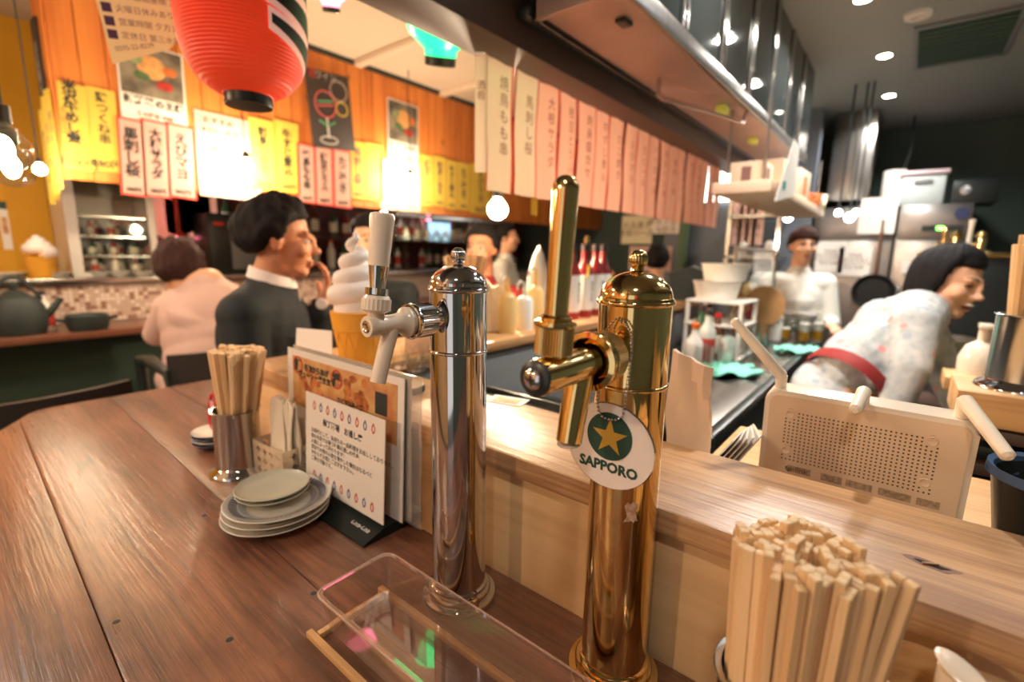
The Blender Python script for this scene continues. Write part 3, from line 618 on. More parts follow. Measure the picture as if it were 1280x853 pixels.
# red tongs tag and striped saucers behind the left holder
q0 = PD(268, 524, 1.03)
for k in range(4):
    t = thing('saucer', (q0.x, q0.y, TZ+0.0075*k), 'small striped saucer stacked behind the chopstick cup', 'saucer', 'saucers behind the chopstick cup'); link('dish', plate_mesh(0.045, 0.012, m_['white_glaze'] if k % 2 else m_['indigo']), t)
sq = thing('red_clip', (q0.x-0.005, q0.y, TZ+0.0375), 'red loop tag standing on the saucers behind the chopstick cup', 'tag')
G().tube([(0.018*math.cos(a), 0.004*math.sin(a), 0.038+0.038*math.sin(a)) for a in [-PI/2+2*PI*i/24 for i in range(25)]], 0.0035, 8).obj('loop', mat('red_plastic', (190, 40, 48), 0.35), sq)
G().box((0, 0, 0.036), (0.020, 0.002, 0.045)).obj('tag_card', mat('pink_card', (226, 160, 160), 0.5), sq)
# ------------------------------------------------------------------ on the ledge
ic = PZ(450, 460, LT)
t = thing('soft_serve_model', (ic.x, ic.y, LT), 'large white soft serve ice cream model in an orange cone on the ledge', 'ice cream model')
cone = mat('cone_orange', (238, 168, 54), 0.5, var=0.15, vscale=12)
G().lathe([(0, 0), (0.037, 0), (0.047, 0.082), (0.050, 0.084), (0.0505, 0.090), (0.054, 0.116), (0.0545, 0.121), (0.050, 0.122), (0, 0.122)], 48).obj('cone', cone, t)
g = G()
for i in range(12):
    a = 2*PI*i/12; g.tube([(0.0385*math.cos(a), 0.0385*math.sin(a), 0.006), (0.0478*math.cos(a+0.5), 0.0478*math.sin(a+0.5), 0.080)], 0.0014, 5); g.tube([(0.0385*math.cos(a), 0.0385*math.sin(a), 0.006), (0.0478*math.cos(a-0.5), 0.0478*math.sin(a-0.5), 0.080)], 0.0014, 5)
g.obj('waffle_ribs', cone, t)
cr_ = mat('soft_cream', (250, 236, 228), 0.45)
prof = []
pts = []; rad = []
for i in range(131):
    f_ = i/130; a = 2*PI*4.2*f_+0.6; R_ = 0.040*(1-f_)**0.8; pts.append((R_*math.cos(a), R_*math.sin(a), 0.137+0.122*f_+0.02*f_*f_)); rad.append(0.0225*(1-f_)**0.65+0.003)
g = G().tube(pts, rad, 18); g.lathe([(0, 0.12), (0.047, 0.122), (0.046, 0.14), (0.036, 0.175), (0.022, 0.215), (0, 0.25)], 32); g.obj('swirl', cr_, t)
ws = PZ(505, 489, LT)
t = thing('wood_slice', (ws.x, ws.y, LT), 'round wooden log slice coaster on the ledge', 'coaster')
G().lathe([(0, 0), (0.036, 0), (0.037, 0.003), (0.0365, 0.011), (0.0355, 0.0125)], 40).obj('bark', m_['bark'], t); G().lathe([(0.0355, 0.0125), (0, 0.0127)], 40).obj('cut_face', mat('slice_face', (228, 196, 150), 0.6, var=0.15, vscale=40), t)
def tumbler(name, loc, R, H, label, liquid=None, group=None, foam=False):
    t = thing(name, loc, label, 'glass', group)
    G().lathe([(0, 0), (R*0.82, 0), (R, H), (R*0.94, H), (R*0.78, 0.006), (0, 0.006)], 24).obj('glass', m_['glass'], t)
    if liquid: G().lathe([(0, 0.007), (R*0.76, 0.007), (R*0.88, H*0.72), (0, H*0.72)], 24).obj('drink', m_[liquid], t)
    if foam: G().lathe([(R*0.88, H*0.721), (R*0.93, H*0.98), (0, H*1.0)], 24).obj('foam', m_['paper_white'], t)
    return t
mat('beer', (226, 160, 30), 0.2, emit=0); mat('tea', (200, 190, 120), 0.3)
for k, (px, py) in enumerate([(500, 460), (520, 464), (538, 458), (512, 448), (533, 446), (548, 470)]):
    p = PZ(px, py, LT)
    t = thing('crystal_tumbler', (p.x, p.y, LT), 'cut glass tumbler on the ledge corner behind the chrome tower', 'glass', 'cut glass tumblers on the ledge')
    g = G(); n = 12; rr = [[(0.022*(1-0.12*((i+j) % 2))*math.cos(2*PI*i/n)*(0.85+0.05*j), 0.022*(1-0.12*((i+j) % 2))*math.sin(2*PI*i/n)*(0.85+0.05*j), 0.011*j) for i in range(n)] for j in range(4)]
    vv = [[g.bm.verts.new(q) for q in R_] for R_ in rr]
    for A, B in zip(vv[:-1], vv[1:]): ringfaces(g, A, B)
    g.bm.faces.new(vv[0]); g.obj('cut_glass', m_['glass'], t, smooth=0)
cp = PD(392, 455, 1.04)
t = thing('white_menu_card', (cp.x, cp.y, LT), 'blank white standing card on the ledge beside the soft serve model', 'card', rot=(0, 0, 0.35)); G().prism([(-0.05, 0), (0.05, 0), (0.046, 0.075), (-0.046, 0.075)], -0.001, 0.001, Matrix.Rotation(PI/2-0.1, 4, 'X')).obj('panel', m_['paper_white'], t)
cp = PZ(495, 452, LT)
t = thing('cream_card', (cp.x-0.03, cp.y+0.10, LT), 'plain cream standing card on the ledge behind the chrome tap', 'card', rot=(0, 0, 0.5)); G().prism([(-0.045, 0), (0.055, 0), (0.062, 0.105), (-0.04, 0.10)], -0.001, 0.001, Matrix.Rotation(PI/2-0.1, 4, 'X')).obj('panel', m_['kraft'], t)
fp = PZ(632, 502, LT)
t = thing('flyer', (fp.x, fp.y+0.005, LT), 'small white photo flyer lying on the ledge between the towers', 'flyer', rot=(0, 0, 0.25)); G().box((0, 0, 0.0005), (0.065, 0.04, 0.001)).obj('sheet', m_['paper_white'], t); G().box((0, -0.002, 0.0012), (0.045, 0.024, 0.0005)).obj('photo_print', m_['photo_tan'], t)
# plastic spoon bottle in the near corner
wb = PY(1192, 845, 0.385)
t = thing('spoon_rest', (wb.x, wb.y, TZ), 'white plastic spoon handle standing in a pale wooden pot by the chopsticks', 'spoon')
G().lathe([(0, 0), (0.028, 0), (0.031, wb.z-TZ-0.008), (0.029, wb.z-TZ-0.008), (0.026, 0.004), (0, 0.004)], 32).obj('pot', m_['pale_wood'], t, (-0.012, 0.0, 0))
G().cyl((0.0, 0, 0.01), (0.002, 0, wb.z-TZ+0.004), 0.0085, 0.0105, 20).obj('stem', m_['white_plastic'], t)
G().ball((0.004, -0.003, wb.z-TZ+0.006), (0.017, 0.011, 0.003), 20, 8, rot=(0, 0.35, -0.5)).tube([(0.012, -0.006, wb.z-TZ+0.004), (0.03, -0.014, wb.z-TZ-0.004), (0.05, -0.02, wb.z-TZ-0.02)], [0.006, 0.005, 0.005], 10).obj('handle', m_['white_plastic'], t)
# ------------------------------------------------------------------ router
sh = thing('back_shelf', (0.2, 0.75, 0), 'low wooden shelf behind the ledge carrying the white router', 'shelf')
G().span((-0.40, -0.138, 1.045), (0.7, 0.17, 1.065), bev=0.002).obj('board', m_['pale_wood'], sh)
for xx in (-0.38, 0.66): G().span((xx-0.01, 0.12, 0), (xx+0.01, 0.16, 1.045)).obj('leg', m_['dark_metal'], sh)
RT = PY(1078, 570, 0.685)
lx, rx = PY(950, 560, 0.685).x, PY(1214, 600, 0.685).x; rw = rx-lx; zt_ = 1.203; zb_ = 1.066; rh = zt_-zb_
rt = thing('wifi_router', ((lx+rx)/2, 0.69, zb_), 'white perforated wireless router with three antennas standing on its edge', 'router', rot=(PI/2+0.07, 0, 0))
g = G(); step = 0.0046; nx = int((rw-0.05)/step); ny = int((rh-0.065)/step)
g.prism([(p[0], p[1]+rh/2) for p in rrect(rw, rh, 0.014)], -0.036, 0.0); es = [e for e in g.bm.edges if abs(e.verts[0].co.z-e.verts[1].co.z) < 1e-6]
bmesh.ops.bevel(g.bm, geom=es, offset=0.004, segments=3, profile=0.5, affect='EDGES'); g.obj('case', mat('router_white', (244, 228, 206), 0.3, coat=0.3), rt)
g = G().prism([(p[0], p[1]+rh/2) for p in rrect(rw-0.012, rh-0.012, 0.011)], 0.0, 0.0012); g.obj('back_cover', mat('router_back', (240, 210, 176), 0.45), rt)
g = G()
for j in range(ny):
    for i in range(nx):
        x = -nx*step/2+i*step; y_ = 0.046+j*step
        if any(math.hypot(x-a, y_-b) < 0.0075 for a, b in ((-0.072, 0.058), (-0.072, 0.108), (0.066, 0.058), (0.066, 0.108))): continue
        vs4 = [g.bm.verts.new((x+0.0013*math.cos(PI/4+PI/2*k), y_+0.0013*math.sin(PI/4+PI/2*k), 0.00135)) for k in range(4)]; g.bm.faces.new(vs4)
vh = g.obj('vent_holes', mat('hole_dark', (92, 66, 50), 0.8), rt, smooth=0); vh['kind'] = 'stuff'
for a, b in ((-0.072, 0.058), (-0.072, 0.108), (0.066, 0.058), (0.066, 0.108)):
    G().lathe([(0, 0.0013), (0.004, 0.0013), (0.0048, 0.0019), (0.0055, 0.0012)], 20).lathe([(0, 0.0013), (0.0022, 0.0013), (0.003, 0.0017)], 14, Matrix.Translation((0, 0.0052, 0))).obj('keyhole_mount', MATS['router_back'], rt, (a, b, 0))
for k, (a, w_) in enumerate([(-0.055, 0.026), (-0.02, 0.022), (0.008, 0.026), (0.042, 0.03), (0.072, 0.02)]):
    G().box((a, 0.034-0.05*(a+0.055)*0.0, 0.0015), (w_, 0.009, 0.0006)).obj('sticker', mat('router_label', (206, 176, 144), 0.6, var=0.5, vscale=300), rt)
text('tp-link', 0.010, mat('label_ink', (120, 92, 74), 0.7), rt, (-0.058, 0.034, 0.0020), bold=0.0001)
def antenna(x, base_h, d1, L2):
    an = G().cyl((x, rh-0.004, -0.014), (x, rh+base_h, -0.014), 0.0068, 0.0068, 20).obj('antenna_base', m_['cream_plastic'], rt)
    p = Vector((x, rh+base_h-0.001, -0.014)); d = Vector(d1).normalized()
    G().tube([p-d*0.004, p, p+d*0.012, p+d*L2*0.5, p+d*L2, p+d*(L2+0.003)], [0.004, 0.0075, 0.0072, 0.0068, 0.0062, 0.003], 18).obj('antenna', m_['cream_plastic'], an)
antenna(-rw/2+0.014, 0.016, (-0.66, 0.74, 0.10), 0.092)
antenna(-0.001, 0.012, (-0.06, -0.10, 0.98), 0.056)
antenna(rw/2-0.016, 0.020, (0.34, -0.32, 0.78), 0.080)
# papers behind the ledge
pb = PY(862, 530, 0.66)
t = thing('paper_bag', (pb.x, 0.66, 1.066), 'crumpled pale paper bag leaning behind the ledge by the brass tower', 'bag', rot=(0, 0, 0.1))
g = G(); rows = []
for j in range(8):
    z = 0.155*j/7; rows.append([(-0.032+0.062*i/6*(1-0.1*j/7)+0.002*math.sin(j+i), 0.005*math.sin(i*1.9+j*1.3)*(0.4+j/10)-0.02*z, z+(0.02*(1-i/6) if j == 7 else 0)) for i in range(7)])
g.sheet(rows, 0.006).obj('bag', m_['kraft'], t)
for k in range(5):
    q = PY(895+6*k, 572, 0.64+0.008*k); tag(G().box((0, 0, 0.0), (0.0016, 0.05, 0.075), rot=(0, 0.55, 0.1*k)).obj('receipt_sheet', m_['paper_white'], None, (q.x, q.y+0.02, 1.105)), 'white paper slip in the leaning bundle behind the ledge', 'paper', 'paper slips behind the ledge')
# right corner: wooden box under the holder, bins
g = thing('wooden_box', (HR[0]+0.02, HR[1], HR[2]-0.055), 'pale wooden box carrying the chopstick cup beyond the router', 'box')
G().box((0, 0, 0.0275), (0.20, 0.15, 0.055), bev=0.003).obj('body', m_['pale_wood'], g)
g = thing('tray_stack', (HR[0]+0.02, HR[1], 0), 'stacked dark trays beneath the wooden box', 'trays')
for k in range(5): G().box((0, 0, HR[2]-0.07-0.03*k-0.3*(k == 4)), (0.17+0.01*(k % 2), 0.14, 0.02 if k < 4 else 0.6), bev=0.003).obj('tray', m_['dark_metal'] if k % 2 else m_['brown_paint'], g)
bb = PY(1262, 640, 0.69)
t = thing('waste_bin', (bb.x+0.035, bb.y, 1.066), 'black plastic bin with a blue liner edge beside the router', 'bin')
G().lathe([(0, 0), (0.042, 0), (0.055, 0.085), (0.058, 0.09), (0.052, 0.09), (0.04, 0.005), (0, 0.005)], 32).obj('tub', m_['black_plastic'], t)
G().lathe([(0.050, 0.075), (0.054, 0.095), (0.059, 0.098), (0.060, 0.088)], 24).obj('liner', mat('liner_blue', (70, 96, 132), 0.5), t)
# ------------------------------------------------------------------ people
def grow(name, prims, voxel, sm, m, parent):
    """closed primitives fused into one continuous skin"""
    g = G()
    for q in prims:
        if q[0] == 'b': g.ball(q[1], q[2], 20, 14, q[3] if len(q) > 3 else None)
        else:
            a, b, r0, r1 = Vector(q[1]), Vector(q[2]), q[3], q[4]
            n = 6; L_ = (b-a).length; pr = [(0, -r0)]+[(r0*math.sin(PI/2*i/n), -r0*math.cos(PI/2*i/n)) for i in range(1, n+1)]+[(r1*math.cos(PI/2*i/n), L_+r1*math.sin(PI/2*i/n)) for i in range(0, n)]+[(0, L_+r1)]
            g.lathe(pr, 18, Matrix.Translation(a)@frame(b-a))
    me = g.mesh(name, m, 0); o = bpy.data.objects.new(name, me); COL.objects.link(o)
    r = o.modifiers.new('r', 'REMESH'); r.mode = 'VOXEL'; r.voxel_size = voxel; r.use_smooth_shade = True
    s = o.modifiers.new('s', 'SMOOTH'); s.factor = 0.5; s.iterations = sm
    dg = bpy.context.evaluated_depsgraph_get(); me2 = bpy.data.meshes.new_from_object(o.evaluated_get(dg)); bpy.data.objects.remove(o)
    me2.materials.clear(); me2.materials.append(m); me2.name = name
    for p in me2.polygons: p.use_smooth = True
    o2 = link(name, me2, parent); o2.matrix_parent_inverse = Matrix.Translation(parent.location).inverted(); return o2
def world_child(o, parent): o.parent = parent; o.matrix_parent_inverse = Matrix.Translation(parent.location).inverted(); return o
def head_prims(H, s=1.0):
    R_ = H.to_3x3().normalized(); f = lambda p: H@(Vector(p)*s); b = lambda c, r: ('b', f(c), [q*s for q in (r if hasattr(r, '__len__') else (r, r, r))], R_)
    out = [b((0, -0.016, 0.036), (0.074, 0.094, 0.084)), b((0, 0.020, -0.026), (0.060, 0.068, 0.078)), b((0, 0.058, -0.092), (0.026, 0.022, 0.020)), b((0, 0.024, -0.078), (0.048, 0.05, 0.034)),
           b((0, 0.091, 0.000), (0.0095, 0.012, 0.026)), b((0, 0.104, -0.024), (0.0125, 0.014, 0.0115)), b((0.009, 0.096, -0.029), 0.008), b((-0.009, 0.096, -0.029), 0.008), b((0, 0.084, -0.058), (0.024, 0.0105, 0.0065)), b((0, 0.081, -0.070), (0.021, 0.011, 0.0075)),
           b((0, 0.074, 0.026), (0.052, 0.016, 0.012))]
    for sx in (-1, 1):
        out += [b((sx*0.038, 0.056, -0.022), (0.026, 0.026, 0.026)), b((sx*0.075, -0.008, -0.004), (0.010, 0.018, 0.030)), b((sx*0.079, -0.016, 0.010), (0.007, 0.012, 0.017))]
    return out
def face_parts(H, t, hairm, laugh=False, s=1.0):
    R_ = H.to_3x3().normalized()
    for sx in (-1, 1):
        e = G().ball(H@(Vector((sx*0.030, 0.0735, 0.006))*s), (0.0125*s, 0.0115*s, (0.0035 if laugh else 0.0068)*s), 16, 10, R_).obj('eye', m_['eye_white'] if not laugh else m_['eye_dark'], t); world_child(e, t)
        if not laugh: world_child(G().ball(H@(Vector((sx*0.030, 0.0835, 0.006))*s), (0.0058*s, 0.003*s, 0.0058*s), 12, 8, R_).obj('iris', m_['eye_dark'], t), t)
        lid = [H@(Vector((sx*(0.030+0.014*math.cos(a)), 0.084-0.004*abs(math.cos(a)), 0.0075+0.0055*math.sin(a)))*s) for a in [PI*i/8 for i in range(9)]]
        world_child(G().tube(lid, 0.0012*s, 6).obj('eyelid', m_['eye_dark'], t), t)
        br = [H@(Vector((sx*(0.012+0.036*i/6), 0.0885-0.022*(i/6)**2, 0.0285+0.006*math.sin(PI*i/6*0.8)))*s) for i in range(7)]
        world_child(G().tube(br, [0.0028*s*(1-0.5*i/6) for i in range(7)], 6).obj('eyebrow', hairm, t), t)
    if laugh:
        world_child(G().ball(H@(Vector((0, 0.081, -0.062))*s), (0.024*s, 0.014*s, 0.013*s), 16, 10, R_).obj('mouth', m_['mouth_dark'], t), t)
        world_child(G().ball(H@(Vector((0, 0.087, -0.0545))*s), (0.018*s, 0.0095*s, 0.0045*s), 16, 10, R_).obj('teeth', m_['teeth'], t), t)
    else:
        world_child(G().ball(H@(Vector((0, 0.0855, -0.0585))*s), (0.0215*s, 0.0098*s, 0.0048*s), 16, 8, R_).ball(H@(Vector((0, 0.083, -0.0685))*s), (0.0185*s, 0.0100*s, 0.0056*s), 16, 8, R_).obj('lips', m_['lips'], t), t)
def hair_cap(H, t, m, line, thick=0.16, seed=1, lump=0.05, s=1.0, low=0.0):
    """line: hairline height for directions from back (-1) to front (+1)"""
    rn = random.Random(seed); g = G(); nu, nv = 72, 44; ctr = Vector((0, -0.014, 0.026)); rad = Vector((0.077, 0.099, 0.094)); rows = []
    ph = [rn.uniform(0, 6.28) for _ in range(12)]
    for j in range(nv+1):
        th = PI*j/nv; row = []
        for i in range(nu):
            a = 2*PI*i/nu; u = Vector((math.sin(th)*math.cos(a), math.sin(th)*math.sin(a), math.cos(th)))
            zt2 = np.interp(u.y, [p[0] for p in line], [p[1] for p in line]); k = min(1, max(0, (u.z-zt2)/0.10)); k = k*k*(3-2*k)
            nz = sum(math.sin(u.x*(5+3*q)+ph[q])*math.sin(u.y*(4+3*q)+ph[q+4])*math.sin(u.z*(4+2*q)+ph[q+8])/(1+q*0.4) for q in range(4))
            st = math.sin(a*19+u.z*6+ph[0])*0.012+math.sin(a*31+u.z*9+ph[1])*0.008
            k3 = min(1, max(0, (u.z-zt2)/0.55)); k3 = 0.25+0.75*k3*k3*(3-2*k3); f = (1-k)*0.80+k*(1.02+thick*k3+(lump*nz+st)*(0.3+0.7*k3)); p = Vector((u.x*rad.x, u.y*rad.y, u.z*rad.z))*f
            if low and u.z < 0.1: p.z -= low*k*min(1, (0.1-u.z)*1.2)
            row.append(g.bm.verts.new(H@((ctr+p)*s)))
        rows.append(row)
    for A, B in zip(rows[:-1], rows[1:]):
        for i in range(nu): g.bm.faces.new((A[i], A[(i+1) % nu], B[(i+1) % nu], B[i]))
    bmesh.ops.remove_doubles(g.bm, verts=g.bm.verts[:], dist=0.0004)
    return world_child(g.obj('hair', m, t, smooth=80), t)
def hand_prims(w_, d, n, curl=0.5, s=1.0, side=1):
    d = Vector(d).normalized(); n = Vector(n); n = (n-d*n.dot(d)).normalized(); x = d.cross(n)*side; w_ = Vector(w_); R_ = Matrix((x, n, d)).transposed()
    out = [('b', w_+d*0.045*s, (0.040*s, 0.015*s, 0.048*s), R_), ('c', w_-d*0.02*s, w_+d*0.02*s, 0.026*s, 0.024*s)]
    for k, (o, L_) in enumerate(((-0.028, 0.068), (-0.010, 0.078), (0.009, 0.074), (0.027, 0.058))):
        p = w_+d*0.082*s+x*o*s; a = 0.0
        for q, fr in enumerate((0.45, 0.32, 0.23)):
            a += curl*(0.6 if q == 0 else 0.9); dd = d*math.cos(a)+n*math.sin(a); p2 = p+dd*L_*fr*s; out.append(('c', p, p2, 0.0092*s*(1-0.08*q), 0.0088*s*(1-0.1*q))); p = p2
    p = w_+d*0.03*s-x*0.034*s; 
    for q, fr in enumerate((0.034, 0.03)):
        dd = (d*0.75-x*(0.75-0.5*q)+n*0.35).normalized(); p2 = p+dd*fr*s; out.append(('c', p, p2, 0.0112*s, 0.0095*s)); p = p2
    return out
def headM(c, fwd, tilt=0.0, pitch=0.0):
    f = Vector(fwd).normalized(); f.z = 0; f.normalize(); x = f.cross(Vector((0, 0, 1)))
    M = Matrix.Identity(4)
    for i in range(3): M[i][0] = x[i]; M[i][1] = f[i]; M[i][2] = (0, 0, 1)[i]
    return Matrix.Translation(Vector(c))@M@Matrix.Rotation(pitch, 4, 'X')@Matrix.Rotation(tilt, 4, 'Y')
def person(label, H, J, skin, hairm, line, top, vox=0.007, legs=None, hands=(), face=True, laugh=False, thick=0.16, lump=0.05, seed=1, low=0.0, group=None, bare=(), foot_z=0.0, up=1.0):
    """J: neck, chest, belly, pelvis, sl, sr, el, er, wl, wr in metres"""
    t = thing('person', (J['pelvis'][0], J['pelvis'][1], foot_z), label, 'person', group)
    hp = H@Vector((0, -0.02, -0.06)); nk = Vector(J['neck'])
    bp = head_prims(H)+[('c', hp, nk, 0.052, 0.058), ('c', nk, J['chest'], 0.06, 0.10), ('c', J['chest'], J['pelvis'], 0.10, 0.12)]
    for s_ in 'lr':
        if 's'+s_ in J: bp += [('c', J['chest'], J['s'+s_], 0.07, 0.045), ('c', J['s'+s_], J['e'+s_], 0.042, 0.035), ('c', J['e'+s_], J['w'+s_], 0.034, 0.025)]
    for h in hands: bp += hand_prims(*h)
    if 'kl' in J:
        for s_ in 'lr': bp += [('c', J['pelvis'], J['k'+s_], 0.08, 0.055), ('c', J['k'+s_], J['f'+s_], 0.05, 0.035), ('c', J['f'+s_], Vector(J['f'+s_])+Vector(J.get('toe', (0.1, 0.05, 0))), 0.04, 0.03)]
    body = grow('body', bp, vox, 3, m_[skin], t)
    side = (Vector(J['sr'])-Vector(J['sl'])).normalized() if 'sl' in J else Vector((1, 0, 0))
    upv = (Vector(J['neck'])-Vector(J['pelvis'])).normalized(); fw = side.cross(upv).normalized(); R_ = Matrix((side, fw, upv)).transposed()
    if R_.determinant() < 0: R_ = Matrix((-side, fw, upv)).transposed()
    cp = [('b', J['chest'], (0.185*up, 0.125*up, 0.17), R_), ('b', (Vector(J['chest'])+Vector(J['belly']))/2, (0.172*up, 0.122*up, 0.16), R_), ('b', J['belly'], (0.162*up, 0.122*up, 0.15), R_), ('b', J['pelvis'], (0.172*up, 0.132*up, 0.13), R_), ('c', Vector(J['neck'])+(Vector(J['chest'])-nk)*0.14, J['chest'], 0.074, 0.14)]
    for s_ in 'lr':
        if 's'+s_ in J:
            cp += [('c', Vector(J['chest'])+upv*0.09, J['s'+s_], 0.095, 0.073), ('c', J['s'+s_], J['e'+s_], 0.071, 0.058)]
            if s_ not in bare: cp += [('c', J['e'+s_], Vector(J['e'+s_]).lerp(Vector(J['w'+s_]), 0.93), 0.057, 0.043)]
            else: cp += [('c', J['e'+s_], Vector(J['e'+s_]).lerp(Vector(J['w'+s_]), 0.15), 0.057, 0.056)]
    cl = grow('shirt' if top != 'suit_navy' else 'jacket', cp, vox, 4, m_[top], t)
    if 'kl' in J:
        lp_ = [('b', J['pelvis'], (0.178*up, 0.138*up, 0.13), R_)]
        for s_ in 'lr': lp_ += [('c', J['pelvis'], J['k'+s_], 0.105, 0.075), ('c', J['k'+s_], Vector(J['k'+s_]).lerp(Vector(J['f'+s_]), 0.95), 0.07, 0.055)]
        grow('trousers', lp_, 0.012, 3, m_[legs or 'suit_navy'], t)
    hair_cap(H, t, m_[hairm], line, thick, seed, lump, low=low)
    if face: face_parts(H, t, m_[hairm], laugh)
    return t
SHORT = [(-1, -0.85), (-0.4, -0.72), (-0.05, -0.30), (0.12, -0.36), (0.30, -0.22), (0.42, 0.22), (0.7, 0.42), (1, 0.46)]
BOB = [(-1, -1.0), (-0.2, -0.98), (0.05, -0.75), (0.3, -0.45), (0.5, 0.35), (1, 0.42)]
FRINGE = [(-1, -0.85), (-0.2, -0.7), (0.1, -0.35), (0.4, -0.05), (0.7, 0.10), (1, 0.13)]
ROUND = [(-1, -0.9), (-0.2, -0.85), (0.1, -0.5), (0.4, 0.0), (0.7, 0.4), (1, 0.45)]
def off(p, right=0, fwd=0, up=0):     # step from a point, along the view's right, away from the lens, and up
    r_ = Vector(RB[:, 0]); r_.z = 0; r_.normalize(); f_ = Vector((-r_.y, r_.x, 0)); return Vector(p)+r_*right+f_*fwd+Vector((0, 0, up))
# the man in the dark suit, in profile at the bar
D0 = 1.52
hc = PD(352, 302, D0); H = headM(hc, (0.52, 0.86, 0), tilt=0.0, pitch=-0.05)
neck = PD(338, 352, D0+0.02); chest = PD(333, 415, D0+0.03); belly = PD(328, 485, D0+0.03); pel = PD(318, 560, D0+0.03)
J = dict(neck=neck, chest=chest, belly=belly, pelvis=pel, sr=off(PD(318, 392, D0-0.06), 0, -0.06), sl=off(PD(352, 396, D0+0.12), 0, 0.05), er=PD(312, 485, D0-0.12), wr=PD(372, 500, D0-0.14), el=PD(374, 432, D0+0.15), wl=PD(402, 388, D0+0.13))
J['kr'] = pel+Vector((0.28, 0.22, 0.02)); J['kl'] = pel+Vector((0.16, 0.36, 0.02)); J['fr'] = Vector((J['kr'].x-0.05, J['kr'].y, 0.28)); J['fl'] = Vector((J['kl'].x-0.05, J['kl'].y, 0.28)); J['toe'] = (0.1, 0.08, 0)
man = person('man in a dark suit seen in profile, hand raised to his chin', H, J, 'skin_tan', 'hair_black', SHORT, 'suit_navy', 0.0055, hands=[(PD(403, 384, D0+0.13), PD(411, 348, D0+0.13)-PD(403, 384, D0+0.13), (-0.4, -0.9, 0), 0.45)], thick=0.27, lump=0.09, seed=4)
# shirt collar, shirt front, tie, watch
fw_ = Vector((0.52, 0.86, 0)).normalized(); sd = Vector((fw_.y, -fw_.x, 0))
g = G(); ring = []
for j, (zz, rr) in enumerate(((0.0, 0.074), (0.034, 0.064))):
    ring.append([neck.lerp(hc, 0.16)+sd*rr*math.cos(a)*0.98+fw_*rr*math.sin(a)+Vector((0, 0, zz-0.022+0.02*-math.sin(a))) for a in [2*PI*i/30 for i in range(31)]])
world_child(g.sheet(ring, 0.003).obj('collar', m_['shirt_white'], man), man)
a0 = neck+fw_*0.07+Vector((0, 0, -0.02)); 
g = G().sheet([[chest+fw_*0.125+sd*s_*0.05*(1-k)+Vector((0, 0, 0.11*k-0.05))*1.0+(a0-chest-fw_*0.125)*k*0.72 for s_ in (-1, -0.5, 0, 0.5, 1)] for k in (0, 0.33, 0.66, 1.0)], 0.006); world_child(g.obj('shirt_front', m_['shirt_white'], man), man)
cuff = G().cyl(PD(395, 402, D0+0.135), PD(400, 391, D0+0.13), 0.040, 0.038, 20).obj('cuff', m_['shirt_white'], man); world_child(cuff, man)
wt = thing('wristwatch', PD(402, 380, D0+0.125), 'round pale wristwatch on the suited man\'s raised wrist', 'watch')
G().lathe([(0, 0.006), (0.016, 0.006), (0.019, 0.003), (0.019, -0.004), (0, -0.004)], 28, frame(-Vector(ray(397, 368)))).obj('dial', m_['paper_white'], wt, -Vector(ray(397, 368)).normalized()*0.03)
G().lathe([(0.031, -0.008), (0.0325, 0), (0.031, 0.008)], 28, frame(PD(404, 330, D0+0.03)-PD(398, 366, D0+0.06))).obj('strap', m_['dark_metal'], wt)
# woman in a pale pink top, seen from behind at the far bar
D1 = 2.2
hc = PD(224, 338, D1); H = headM(hc, (-0.95, 0.20, 0), pitch=-0.45, tilt=0.1)
neck = PD(262, 352, D1-0.02); chest = PD(252, 392, D1); belly = PD(252, 440, D1); pel = PD(250, 492, D1)
J = dict(neck=neck, chest=chest, belly=belly, pelvis=pel, sl=PD(215, 385, D1+0.02), sr=PD(290, 375, D1+0.02), el=PD(196, 418, D1+0.1), wl=PD(195, 402, D1+0.3), er=PD(302, 430, D1+0.08), wr=PD(290, 425, D1+0.3))
J['kl'] = pel+Vector((-0.38, 0.0, 0.0)); J['kr'] = pel+Vector((-0.34, 0.22, 0)); J['fl'] = Vector((J['kl'].x+0.03, J['kl'].y, 0.25)); J['fr'] = Vector((J['kr'].x+0.03, J['kr'].y, 0.25)); J['toe'] = (-0.1, 0.02, 0)
person('woman in a pale pink top leaning on the far bar, seen from behind', H, J, 'skin', 'hair_brown', ROUND, 'shirt_pink', 0.008, legs='shirt_pink', thick=0.30, lump=0.10, seed=7, low=0.03, face=False)
# guests and staff further back
def bust(label, px, py, dep, fwd, hair, top, skin='skin', line=SHORT, pitch=0.0, seed=1, thick=0.18, low=0.0, vox=0.011, face=True, laugh=False):
    hc = PD(px, py, dep); H = headM(hc, fwd, pitch=pitch); f = Vector(fwd).normalized(); s_ = f.cross(Vector((0, 0, 1))); b = hc-f*0.02; d = Vector
    J = dict(neck=b+d((0, 0, -0.15)), chest=b+d((0, 0, -0.36)), belly=b+d((0, 0, -0.55)), pelvis=b+d((0, 0, -0.75)), sl=b-s_*0.17+d((0, 0, -0.25)), sr=b+s_*0.17+d((0, 0, -0.25)), el=b-s_*0.22+f*0.05+d((0, 0, -0.52)), er=b+s_*0.22+f*0.05+d((0, 0, -0.52)), wl=b-s_*0.12+f*0.27+d((0, 0, -0.50)), wr=b+s_*0.12+f*0.27+d((0, 0, -0.50)))
    for q, sg_ in (('l', -1), ('r', 1)):
        J['k'+q] = J['pelvis']+s_*0.09*sg_+d((0, 0, -0.38)); z_ = min(0.1, J['k'+q].z-0.2); J['f'+q] = d((J['k'+q].x, J['k'+q].y, max(0.04, z_)))
    J['toe'] = tuple(f*0.1)
    return person(label, H, J, skin, hair, line, top, vox, hands=[(J['wl'], f, (0, 0, -1), 0.5), (J['wr'], f, (0, 0, -1), 0.5, 1.0, -1)], seed=seed, thick=thick, low=low, face=face, laugh=laugh)
